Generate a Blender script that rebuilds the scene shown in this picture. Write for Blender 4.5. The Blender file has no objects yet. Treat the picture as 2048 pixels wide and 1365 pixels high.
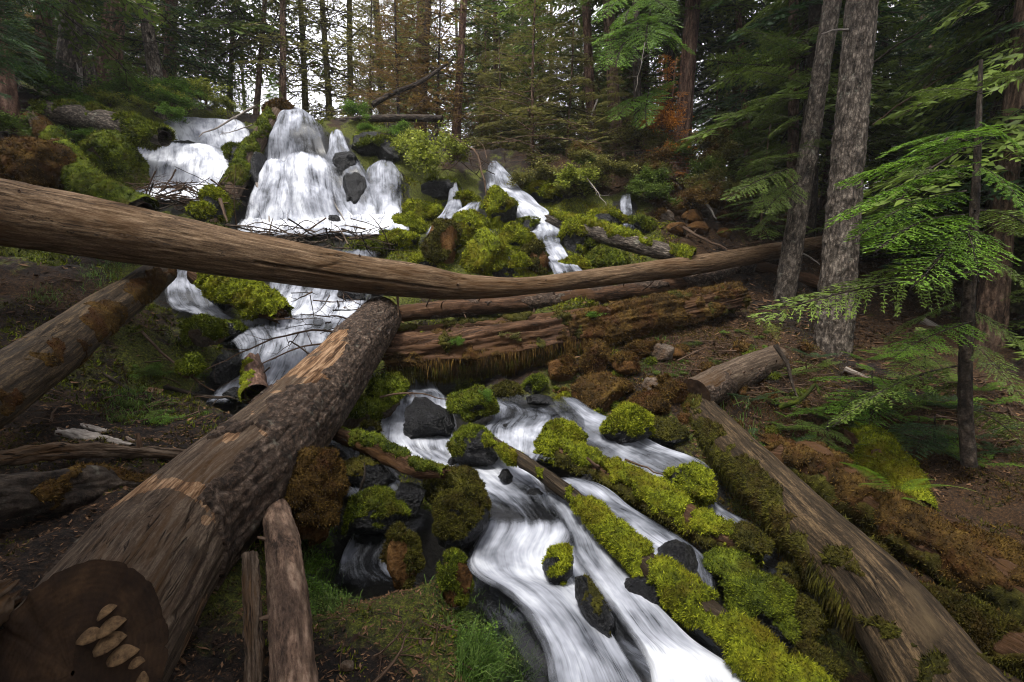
import bpy, math, random
import numpy as np
from mathutils import Vector, Matrix
R = math.radians
C = bpy.context.scene.collection
scene = bpy.context.scene
# ------------------------------------------------------------------ camera, sky, sun, exposure
F, PITCH = 960.0, R(6.0)                       # focal length in photograph pixels, tilt downwards
cam = bpy.data.cameras.new('camera'); cam.sensor_width = 36; cam.lens = 36 * F / 2048
cam.clip_start = .05; cam.clip_end = 600
camo = bpy.data.objects.new('camera', cam); C.objects.link(camo); scene.camera = camo
camo.rotation_euler = (R(90) - PITCH, 0, 0)
w = bpy.data.worlds.new('World'); scene.world = w; w.use_nodes = True
wn = w.node_tree; wn.nodes.clear()
sky = wn.nodes.new('ShaderNodeTexSky'); sky.sky_type = 'NISHITA'; sky.sun_disc = False
SUN_EL, SUN_AZ = R(64), R(-150)                # high, behind and left of the viewpoint, behind thin cloud
sky.sun_elevation = SUN_EL; sky.sun_rotation = SUN_AZ; sky.air_density = 1.2; sky.dust_density = 6; sky.ozone_density = 1.5
hs = wn.nodes.new('ShaderNodeHueSaturation'); hs.inputs['Saturation'].default_value = .22
mx = wn.nodes.new('ShaderNodeMix'); mx.data_type = 'RGBA'; mx.inputs[0].default_value = .88
mx.inputs[7].default_value = (8.0, 7.9, 8.4, 1)      # the overcast layer
bg = wn.nodes.new('ShaderNodeBackground'); bg.inputs[1].default_value = .075
wo = wn.nodes.new('ShaderNodeOutputWorld')
wn.links.new(sky.outputs[0], hs.inputs['Color']); wn.links.new(hs.outputs[0], mx.inputs[6])
wn.links.new(mx.outputs[2], bg.inputs[0]); wn.links.new(bg.outputs[0], wo.inputs[0])
sl = bpy.data.lights.new('sun', 'SUN'); sl.energy = 1.5; sl.angle = R(14); sl.color = (1, .96, .9)
so = bpy.data.objects.new('sun', sl); C.objects.link(so)
sd = Vector((math.sin(SUN_AZ) * math.cos(SUN_EL), math.cos(SUN_AZ) * math.cos(SUN_EL), math.sin(SUN_EL)))
so.rotation_euler = sd.to_track_quat('Z', 'Y').to_euler()
scene.view_settings.view_transform = 'Standard'; scene.view_settings.look = 'None'
scene.view_settings.gamma = 1; scene.view_settings.use_curve_mapping = False
scene.view_settings.exposure = 1.95
scene.render.engine = 'CYCLES'
scene.cycles.use_denoising = True; scene.cycles.filter_width = 1.1
scene.cycles.max_bounces = 5; scene.cycles.diffuse_bounces = 3; scene.cycles.glossy_bounces = 2
scene.cycles.transparent_max_bounces = 12; scene.cycles.transmission_bounces = 2

# ------------------------------------------------------------------ helpers: noise, points, meshes
rng = np.random.default_rng(7)
_perm = np.random.default_rng(3).permutation(4096).astype(np.int64)
_grad = np.random.default_rng(4).normal(size=(4096, 3)); _grad /= np.linalg.norm(_grad, axis=1)[:, None]
def pnoise(p):
    p = np.asarray(p, float); i = np.floor(p).astype(np.int64); f = p - i
    u = f * f * f * (f * (f * 6 - 15) + 10); out = 0
    for dx in (0, 1):
        wx = u[..., 0] if dx else 1 - u[..., 0]
        for dy in (0, 1):
            wy = u[..., 1] if dy else 1 - u[..., 1]
            for dz in (0, 1):
                wz = u[..., 2] if dz else 1 - u[..., 2]
                h = _perm[(_perm[(_perm[(i[..., 0] + dx) & 4095] + i[..., 1] + dy) & 4095] + i[..., 2] + dz) & 4095]
                g = _grad[h]
                d = g[..., 0] * (f[..., 0] - dx) + g[..., 1] * (f[..., 1] - dy) + g[..., 2] * (f[..., 2] - dz)
                out = out + wx * wy * wz * d
    return out * 1.6
def fbm(p, s=1.0, o=4, seed=0.0, gain=.5):
    p = np.asarray(p, float) * s + seed * 17.31; a, t = 1.0, 0
    for _ in range(o):
        t = t + a * pnoise(p); p = p * 2.03 + 5.7; a *= gain
    return t
def cells(p, s=1.0, seed=0.0):                     # distance to the nearest of jittered feature points
    p = np.asarray(p, float) * s + seed * 9.7; i = np.floor(p).astype(np.int64)
    best = np.full(p.shape[:-1], 9.0)
    for dx in (-1, 0, 1):
        for dy in (-1, 0, 1):
            for dz in (-1, 0, 1):
                c = i + np.array([dx, dy, dz])
                h = _perm[(_perm[(_perm[c[..., 0] & 4095] + c[..., 1]) & 4095] + c[..., 2]) & 4095]
                best = np.minimum(best, np.linalg.norm(c + .5 + _grad[h] * .45 - p, axis=-1))
    return best
def sstep(a, b, x):
    t = np.clip((np.asarray(x, float) - a) / (b - a), 0, 1); return t * t * (3 - 2 * t)
def P(u, v, D):                                    # photograph pixel at distance D ahead -> point of the place
    zc = (682.5 - v) / F; xx = (u - 1024) / F
    dy = math.cos(PITCH) + math.sin(PITCH) * zc; dz = -math.sin(PITCH) + math.cos(PITCH) * zc
    return np.array([xx / dy * D, D, dz / dy * D])
def mpp(D): return D / F                           # metres per photograph pixel

def mesh(name, V, faces, mat=None, attrs=None, uv=None, smooth=True):
    V = np.asarray(V, float); fl = faces if isinstance(faces, list) else [faces]
    fl = [np.asarray(f, np.int32) for f in fl if len(f)]
    me = bpy.data.meshes.new(name)
    li = np.concatenate([f.ravel() for f in fl]); tot = np.concatenate([np.full(len(f), f.shape[1], np.int32) for f in fl])
    st = np.concatenate([[0], np.cumsum(tot)[:-1]]).astype(np.int32)
    me.vertices.add(len(V)); me.vertices.foreach_set('co', V.astype(np.float32).ravel())
    me.loops.add(len(li)); me.loops.foreach_set('vertex_index', li)
    me.polygons.add(len(tot)); me.polygons.foreach_set('loop_start', st); me.polygons.foreach_set('loop_total', tot)
    me.polygons.foreach_set('use_smooth', np.full(len(tot), smooth))
    if attrs:
        for k, a in attrs.items():
            a = np.asarray(a, np.float32)
            if a.ndim == 1: me.attributes.new(k, 'FLOAT', 'POINT').data.foreach_set('value', a)
            else: me.attributes.new(k, 'FLOAT_VECTOR', 'POINT').data.foreach_set('vector', a.ravel())
    if uv is not None:
        l = me.uv_layers.new(name='UVMap'); l.data.foreach_set('uv', np.asarray(uv, np.float32)[li].ravel())
    me.update(calc_edges=True)
    if mat: me.materials.append(mat)
    return me
def link(name, me, parent=None, loc=None, kind=None):
    o = bpy.data.objects.new(name, me); C.objects.link(o)
    if parent: o.parent = parent
    if loc is not None: o.location = [float(c) for c in loc]
    if kind: o['kind'] = kind
    return o
def tag(o, label=None, cat=None, group=None):
    if label: o['label'] = label
    if cat: o['category'] = cat
    if group: o['group'] = group
    return o
def thing(name, label, cat, loc, group=None): return tag(link(name, None, None, loc), label, cat, group)
def own_mat(o, m):                                 # this object's own material on a shared mesh
    if len(o.material_slots): o.material_slots[0].link = 'OBJECT'; o.material_slots[0].material = m
def grid_faces(n, m, wrap=False):                  # n rows, m columns
    i = np.arange(n - 1)[:, None]; j = np.arange(m if wrap else m - 1)[None]
    a = i * m + j; b = i * m + (j + 1) % m
    return np.stack([a, b, b + m, a + m], -1).reshape(-1, 4)
def catmull(pts, n):
    pts = np.asarray(pts, float)
    if len(pts) == 2: t = np.linspace(0, 1, n)[:, None]; return pts[0] * (1 - t) + pts[1] * t
    e = np.vstack([2 * pts[0] - pts[1], pts, 2 * pts[-1] - pts[-2]])
    t = np.linspace(0, len(pts) - 1, n); k = np.minimum(t.astype(int), len(pts) - 2); f = (t - k)[:, None]
    p0, p1, p2, p3 = e[k], e[k + 1], e[k + 2], e[k + 3]
    return .5 * (2 * p1 + (p2 - p0) * f + (2 * p0 - 5 * p1 + 4 * p2 - p3) * f * f + (3 * p1 - p0 - 3 * p2 + p3) * f ** 3)
def nrm(a): return a / np.maximum(np.linalg.norm(a, axis=-1, keepdims=True), 1e-9)

# ------------------------------------------------------------------ materials
class NT:
    def __init__(s, name):
        s.m = bpy.data.materials.new(name); s.m.use_nodes = True; s.t = s.m.node_tree; s.t.nodes.clear()
        s.out = s.t.nodes.new('ShaderNodeOutputMaterial')
    def n(s, ty, **k):
        x = s.t.nodes.new('ShaderNode' + ty)
        for a, b in k.items(): setattr(x, a, b)
        return x
    def l(s, a, b): s.t.links.new(a, b)
    def attr(s, name, vec=False):
        a = s.n('Attribute', attribute_name=name); return a.outputs['Vector' if vec else 'Fac']
    def pos(s): return s.n('NewGeometry').outputs['Position']
    def objc(s): return s.n('TexCoord').outputs['Object']
    def map(s, v, sc):
        m = s.n('Mapping'); s.l(v, m.inputs[0]); m.inputs['Scale'].default_value = sc; return m.outputs[0]
    def noise(s, v, scale, det=4, rough=.6, dist=0):
        x = s.n('TexNoise'); x.inputs['Scale'].default_value = scale; x.inputs['Detail'].default_value = det
        x.inputs['Roughness'].default_value = rough; x.inputs['Distortion'].default_value = dist
        if v is not None: s.l(v, x.inputs['Vector'])
        return x.outputs['Fac']
    def vor(s, v, scale, feat='F1'):
        x = s.n('TexVoronoi', feature=feat); x.inputs['Scale'].default_value = scale; s.l(v, x.inputs['Vector'])
        return x.outputs['Distance']
    def ramp(s, f, stops, interp='LINEAR'):
        x = s.n('ValToRGB'); e = x.color_ramp; e.interpolation = interp
        while len(e.elements) < len(stops): e.elements.new(.5)
        for el, (p, c) in zip(e.elements, stops):
            el.position = p; el.color = (c, c, c, 1) if isinstance(c, (int, float)) else (*c, 1)
        s.l(f, x.inputs[0]); return x.outputs[0]
    def mix(s, f, a, b, mode='MIX'):
        x = s.n('Mix', data_type='RGBA', blend_type=mode)
        for i, val in ((0, f), (6, a), (7, b)):
            sock = x.inputs[i]
            if isinstance(val, tuple): sock.default_value = (*val, 1) if len(val) == 3 else val
            elif isinstance(val, (int, float)): sock.default_value = val if i == 0 else (val, val, val, 1)
            else: s.l(val, sock)
        return x.outputs[2]
    def math(s, op, a, b=0.0, clamp=False):
        x = s.n('Math', operation=op, use_clamp=clamp)
        for sock, val in ((x.inputs[0], a), (x.inputs[1], b)):
            if isinstance(val, (int, float)): sock.default_value = val
            else: s.l(val, sock)
        return x.outputs[0]
    def bump(s, h, strength=.5, dist=.01, normal=None):
        x = s.n('Bump'); x.inputs['Strength'].default_value = strength; x.inputs['Distance'].default_value = dist
        s.l(h, x.inputs['Height'])
        if normal is not None: s.l(normal, x.inputs['Normal'])
        return x.outputs[0]
    def pbsdf(s, col, rough=.8, normal=None, spec=.3, **k):
        b = s.n('BsdfPrincipled')
        for nm, val in (('Base Color', col), ('Roughness', rough), ('Specular IOR Level', spec)):
            if isinstance(val, tuple): b.inputs[nm].default_value = (*val, 1)
            elif isinstance(val, (int, float)): b.inputs[nm].default_value = val
            else: s.l(val, b.inputs[nm])
        if normal is not None: s.l(normal, b.inputs['Normal'])
        return b
    def done(s, b): s.l(b.outputs[0] if hasattr(b, 'outputs') else b, s.out.inputs[0]); return s.m

def m_moss(name, lo, mid, hi, s=1.0):
    t = NT(name); p = t.pos()
    a = t.noise(p, 5 * s, 5, .65); b = t.noise(p, 90 * s, 3, .7)
    m2 = t.noise(p, 26 * s, 4, .7)
    f = t.math('ADD', t.math('ADD', t.math('MULTIPLY', a, .55), t.math('MULTIPLY', m2, .35)), t.math('MULTIPLY', t.attr('tv'), .30))
    c = t.ramp(f, [(.46, lo), (.60, mid), (.75, hi)])
    c = t.mix(t.ramp(t.noise(p, 3.1, 5, .7), [(.48, 0.0), (.66, .75)]), c, tuple(x * k for x, k in zip(mid, (.85, .50, .7))))
    c = t.mix(t.ramp(b, [(.3, .6), (.7, 0.0)]), c, lo)
    return t.done(t.pbsdf(c, .95, t.bump(b, .8, .012), .1))
MOSS_Y = m_moss('moss_yellow_green', (.028, .034, .004), (.14, .165, .009), (.38, .41, .025))
MOSS_G = m_moss('moss_green', (.016, .024, .004), (.078, .100, .009), (.21, .25, .018))
MOSS_O = m_moss('moss_rusty', (.016, .010, .004), (.070, .040, .011), (.17, .105, .022))
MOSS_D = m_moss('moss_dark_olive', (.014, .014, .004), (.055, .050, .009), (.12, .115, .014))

def m_wood(name, dark, mid, lite, crack=.5, grain=38, sheen=.45, stain=(.07, .035, .012), patch=(.5, .62)):
    t = NT(name); lc = t.attr('lc', True)
    g = t.noise(t.map(lc, (1, 1, .075)), grain, 7, .72, .12)
    g2 = t.noise(t.map(lc, (1, 1, .30)), grain * 3, 5, .7)
    big = t.noise(t.map(lc, (1, 1, .35)), 2.6, 4, .6)
    cr = t.ramp(t.noise(t.map(lc, (1, 1, .06)), grain * .5, 3, .6, .8), [(.485, 1.0), (.5, 0.0), (.515, 1.0)])
    crm = t.ramp(t.noise(t.map(lc, (1, 1, .3)), 4, 2), [(.5, 0.0), (.62, 1.0)])
    crf = t.math('MULTIPLY', t.math('SUBTRACT', 1, cr), crm)
    c = t.ramp(t.math('ADD', t.math('MULTIPLY', g, .7), t.math('MULTIPLY', g2, .3)), [(.37, dark), (.5, mid), (.65, lite)])
    c = t.mix(t.ramp(big, [(patch[0], 0.0), (patch[1], .8)]), c, t.mix(t.ramp(g, [(.42, 0.0), (.58, 1.0)]), stain, mid))
    kn = t.ramp(t.vor(t.map(lc, (1, 1, .45)), 3.2), [(.05, .85), (.13, 0.0)])
    c = t.mix(kn, c, dark)
    c = t.mix(t.math('MULTIPLY', crf, crack), c, (.006, .004, .003))
    c = t.mix(t.math('MULTIPLY', t.ramp(t.math('ADD', t.attr('warm'), t.math('MULTIPLY', t.math('SUBTRACT', t.noise(t.map(lc, (1, 1, .25)), 13, 6, .7), .5), 1.6)), [(.45, 0.0), (.62, 1.0)]), .75), c, t.ramp(g, [(.40, (.045, .022, .010)), (.5, (.17, .092, .045)), (.62, (.38, .25, .15))]))
    h = t.math('SUBTRACT', t.math('ADD', g, t.math('MULTIPLY', g2, .4)), t.math('MULTIPLY', crf, 1.6 * crack))
    rg = t.ramp(big, [(.35, sheen), (.65, .9)])
    return t.done(t.pbsdf(c, rg, t.bump(h, .9, .012), .14))
W_TAN = m_wood('wood_pale_brown', (.026, .014, .007), (.100, .062, .033), (.25, .175, .110), .95, 55, .7, (.055, .026, .008))
W_GREY = m_wood('wood_weathered_grey', (.014, .009, .006), (.058, .040, .027), (.17, .128, .092), .95, 52, .75)
W_BROWN = m_wood('wood_dark_brown_streaked', (.007, .005, .003), (.032, .022, .013), (.15, .10, .052), .8, 40, .65, (.12, .085, .045), (.58, .66))
W_WET = m_wood('wood_wet_dark', (.005, .004, .003), (.019, .014, .009), (.11, .078, .045), .7, 46, .60, (.030, .018, .008), (.45, .6))
W_ROT = m_wood('wood_rotten_red', (.009, .005, .003), (.044, .022, .011), (.14, .078, .043), .95, 40, .7)
W_TWIG = m_wood('dead_twig', (.020, .012, .008), (.075, .045, .028), (.17, .12, .085), .3, 60, .6)
W_PALE = m_wood('bleached_wood', (.07, .058, .05), (.21, .185, .16), (.38, .34, .30), .7, 40)

def m_bark(name, dark, mid, lite, sc=1.0, stretch=.35, lichen=0.0, moss=0.0):
    t = NT(name); lc = t.attr('lc', True); m = t.map(lc, (1, 1, stretch))
    v = t.vor(t.mix(.12, m, t.n('TexNoise').outputs['Color']), 26 * sc, 'DISTANCE_TO_EDGE') if False else t.vor(m, 26 * sc)
    n = t.noise(m, 14 * sc, 7, .68, .6); n2 = t.noise(t.map(lc, (1, 1, stretch * 1.8)), 70 * sc, 4, .7)
    f = t.math('ADD', t.math('MULTIPLY', n, .65), t.math('MULTIPLY', n2, .35))
    c = t.ramp(f, [(.40, dark), (.5, mid), (.62, lite)])
    c = t.mix(t.ramp(v, [(.25, 0.0), (.62, .6)]), c, dark)
    if lichen:
        c = t.mix(t.ramp(t.noise(lc, 9, 5, .7), [(.60, 0.0), (.68, lichen)]), c, (.24, .24, .19))
    if moss:
        c = t.mix(t.ramp(t.noise(lc, 3.5, 6, .7), [(.42, 0.0), (.62, moss)]), c, (.055, .062, .012))
    h = t.math('SUBTRACT', f, t.math('MULTIPLY', v, .6))
    return t.done(t.pbsdf(c, .85, t.bump(h, 1.0, .03 / sc), .2))
B_GREY = m_bark('bark_grey', (.008, .006, .004), (.085, .067, .052), (.25, .21, .17), 1.7, .3, .4)
B_BROWN = m_bark('bark_brown', (.020, .012, .008), (.15, .092, .062), (.32, .22, .155), 1.0, .22)
B_RED = m_bark('bark_reddish', (.024, .012, .008), (.145, .080, .055), (.29, .19, .14), 1.0, .18)
B_DARK = m_bark('bark_dark', (.008, .006, .005), (.042, .030, .021), (.10, .078, .060), 1.3, .4, .2)
B_MOSSY = m_bark('bark_mossy', (.012, .010, .005), (.090, .068, .028), (.19, .16, .06), 1.2, .4, 0, .7)
B_WETLOG = m_bark('bark_scaly_log', (.010, .007, .005), (.055, .034, .022), (.17, .125, .095), 1.6, .6, .25)

def m_rock(name, dark, mid, lite, rough, spec=.5, rust=0.0):
    t = NT(name); p = t.pos()
    n = t.noise(p, 7, 7, .68); n2 = t.noise(p, 60, 5, .75); n3 = t.vor(p, 45)
    c = t.ramp(t.math('ADD', t.math('MULTIPLY', n, .6), t.math('MULTIPLY', n2, .4)), [(.38, dark), (.51, mid), (.65, lite)])
    if rust: c = t.mix(t.ramp(t.noise(p, 4, 5, .7), [(.45, 0.0), (.62, rust)]), c, (.085, .040, .012))
    h = t.math('ADD', t.math('ADD', n, t.math('MULTIPLY', n2, .35)), t.math('MULTIPLY', n3, .25))
    return t.done(t.pbsdf(c, rough, t.bump(h, 1.0, .05), spec))
R_WET = m_rock('rock_wet_black', (.002, .002, .002), (.006, .006, .007), (.024, .024, .027), .30, .32)
R_DRY = m_rock('rock_grey_brown', (.030, .022, .016), (.095, .073, .056), (.20, .165, .135), .9, .2, .7)
R_RUST = m_rock('rock_rusty_mossy', (.022, .011, .005), (.085, .042, .014), (.17, .095, .035), .95, .1, .5)

def m_ground():
    t = NT('forest_floor'); p = t.pos()
    n = t.noise(p, 2.2, 6, .7); n2 = t.noise(p, 45, 5, .75); n3 = t.noise(p, 160, 3, .8)
    soil = t.ramp(t.math('ADD', t.math('MULTIPLY', n, .4), t.math('MULTIPLY', n2, .6)), [(.40, (.004, .003, .002)), (.5, (.015, .009, .006)), (.63, (.056, .032, .018))])
    rust = t.ramp(t.math('ADD', t.math('MULTIPLY', n2, .6), t.math('MULTIPLY', n3, .4)), [(.40, (.008, .004, .002)), (.51, (.042, .021, .008)), (.63, (.13, .066, .022))])
    ms = t.ramp(t.math('ADD', t.math('MULTIPLY', n2, .6), t.math('MULTIPLY', n3, .4)), [(.40, (.012, .015, .004)), (.51, (.060, .068, .008)), (.63, (.20, .22, .022))])
    jit = t.math('MULTIPLY', t.math('SUBTRACT', t.noise(p, 9, 5, .7), .5), .9)
    c = t.mix(t.ramp(t.math('ADD', t.attr('rust'), jit), [(.4, 0.0), (.6, 1.0)]), soil, rust)
    c = t.mix(t.ramp(t.math('ADD', t.attr('moss'), jit), [(.4, 0.0), (.6, 1.0)]), c, ms)
    wet = t.ramp(t.math('ADD', t.attr('wet'), jit), [(.45, 0.0), (.6, 1.0)])
    c = t.mix(wet, c, t.ramp(n2, [(.35, (.004, .004, .004)), (.7, (.026, .024, .022))]))
    return t.done(t.pbsdf(c, t.ramp(wet, [(0, .95), (1, .3)]), t.bump(t.math('ADD', n2, t.math('MULTIPLY', n3, .5)), 1.0, .03), .3))
GROUND = m_ground()

def m_leaf(name, lo, mid, hi, rough=.55, trans=.35, scale=1.2):
    t = NT(name); oi = t.n('ObjectInfo').outputs['Random']
    f = t.math('ADD', t.math('MULTIPLY', t.noise(t.pos(), scale, 3, .6), .55), t.math('MULTIPLY', t.attr('tv'), .45))
    c = t.ramp(f, [(.25, lo), (.5, mid), (.78, hi)])
    c = t.mix(t.math('MULTIPLY', oi, .35), c, lo)
    d = t.pbsdf(c, rough, None, .25); tr = t.n('BsdfTranslucent'); t.l(c, tr.inputs[0])
    ms = t.n('MixShader'); ms.inputs[0].default_value = trans; t.l(d.outputs[0], ms.inputs[1]); t.l(tr.outputs[0], ms.inputs[2])
    return t.done(ms)
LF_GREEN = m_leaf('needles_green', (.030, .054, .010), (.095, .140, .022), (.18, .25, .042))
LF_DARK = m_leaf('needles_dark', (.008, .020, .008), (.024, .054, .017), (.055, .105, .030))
LF_BRIGHT = m_leaf('needles_bright', (.026, .060, .007), (.085, .175, .014), (.19, .33, .03), .5, .4, 3)
LF_OLIVE = m_leaf('needles_olive', (.046, .046, .012), (.16, .152, .036), (.28, .265, .07))
LF_BROWN = m_leaf('needles_rusty_brown', (.045, .025, .009), (.15, .090, .026), (.26, .17, .048))
LF_ORANGE = m_leaf('needles_dead_orange', (.12, .040, .008), (.34, .125, .020), (.55, .24, .04))
LF_SHRUB = m_leaf('leaves_yellow_green', (.055, .070, .012), (.21, .25, .03), (.42, .45, .07), .5, .45, 4)
LF_SHRUBG = m_leaf('leaves_fresh_green', (.030, .060, .010), (.10, .19, .022), (.22, .36, .05), .5, .45, 4)
GRASS = m_leaf('grass_blades', (.025, .050, .010), (.080, .15, .025), (.20, .30, .07), .5, .4, 5)

def m_water():
    t = NT('water_silky'); uv = t.n('TexCoord').outputs['UV']
    wrp = t.n('TexNoise'); wrp.inputs['Scale'].default_value = 2.2; wrp.inputs['Detail'].default_value = 2; t.l(uv, wrp.inputs['Vector'])
    v = t.mix(.085, uv, wrp.outputs['Color'], 'ADD')
    s1 = t.noise(t.map(v, (24, .9, 1)), 1, 5, .62); s2 = t.noise(t.map(v, (75, 1.7, 1)), 1, 3, .6); s3 = t.noise(t.map(v, (7, 2.0, 1)), 1, 4, .6)
    st = t.math('ADD', t.math('ADD', t.math('MULTIPLY', s1, .36), t.math('MULTIPLY', s2, .18)), t.math('MULTIPLY', s3, .46))
    big = t.noise(t.map(v, (3.4, 1.9, 1)), 1, 4, .6)
    foam = t.math('ADD', t.attr('foam'), t.math('MULTIPLY', t.math('SUBTRACT', big, .5), 1.9)); edge = t.attr('edge')
    f = t.math('ADD', t.math('MULTIPLY', t.math('SUBTRACT', st, .5), 1.25), foam)
    white = t.ramp(f, [(.05, 0.0), (.5, .48), (1.0, 1.0)])
    col = t.ramp(white, [(0, (.008, .009, .011)), (.35, (.075, .082, .10)), (.7, (.30, .315, .36)), (1, (.58, .60, .645))])
    b = t.pbsdf(col, t.ramp(white, [(0, .28), (.5, .9)]), t.bump(t.math('ADD', s1, s3), .15, .02), .5)
    al = t.ramp(t.math('ADD', edge, t.math('MULTIPLY', t.math('SUBTRACT', st, .5), 3.2)), [(.2, 0.0), (.9, 1.0)])
    al = t.math('MULTIPLY', al, t.ramp(white, [(0, .45), (.4, .95)]))
    tr = t.n('BsdfTransparent'); ms = t.n('MixShader'); t.l(al, ms.inputs[0]); t.l(tr.outputs[0], ms.inputs[1]); t.l(b.outputs[0], ms.inputs[2])
    return t.done(ms)
WATER = m_water()
def m_flat(name, a, b, sc=20, rough=.9):
    t = NT(name); n = t.noise(t.pos(), sc, 5, .7)
    return t.done(t.pbsdf(t.ramp(n, [(.3, a), (.7, b)]), rough, t.bump(n, .8, .01), .15))
FUNGUS = m_flat('bracket_fungus_tan', (.030, .017, .009), (.17, .105, .052), 45)
LITTER = m_leaf('needle_litter', (.018, .009, .005), (.075, .038, .016), (.22, .125, .065), .9, .05, 20)
def m_cut():
    t = NT('sawn_end_grain'); lc = t.attr('lc', True)
    sx = t.n('VectorMath', operation='LENGTH'); t.l(lc, sx.inputs[0])
    n = t.noise(lc, 7, 6, .7); r = t.math('SINE', t.math('ADD', t.math('MULTIPLY', sx.outputs['Value'], 420), t.math('MULTIPLY', n, 9)))
    c = t.ramp(t.math('ADD', t.math('MULTIPLY', n, .8), t.math('MULTIPLY', r, .015)), [(.25, (.007, .004, .003)), (.45, (.026, .014, .007)), (.68, (.075, .042, .020))])
    return t.done(t.pbsdf(c, .9, t.bump(t.math('ADD', n, t.math('MULTIPLY', r, .02)), .8, .012), .15))
CUT = m_cut()

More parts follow.
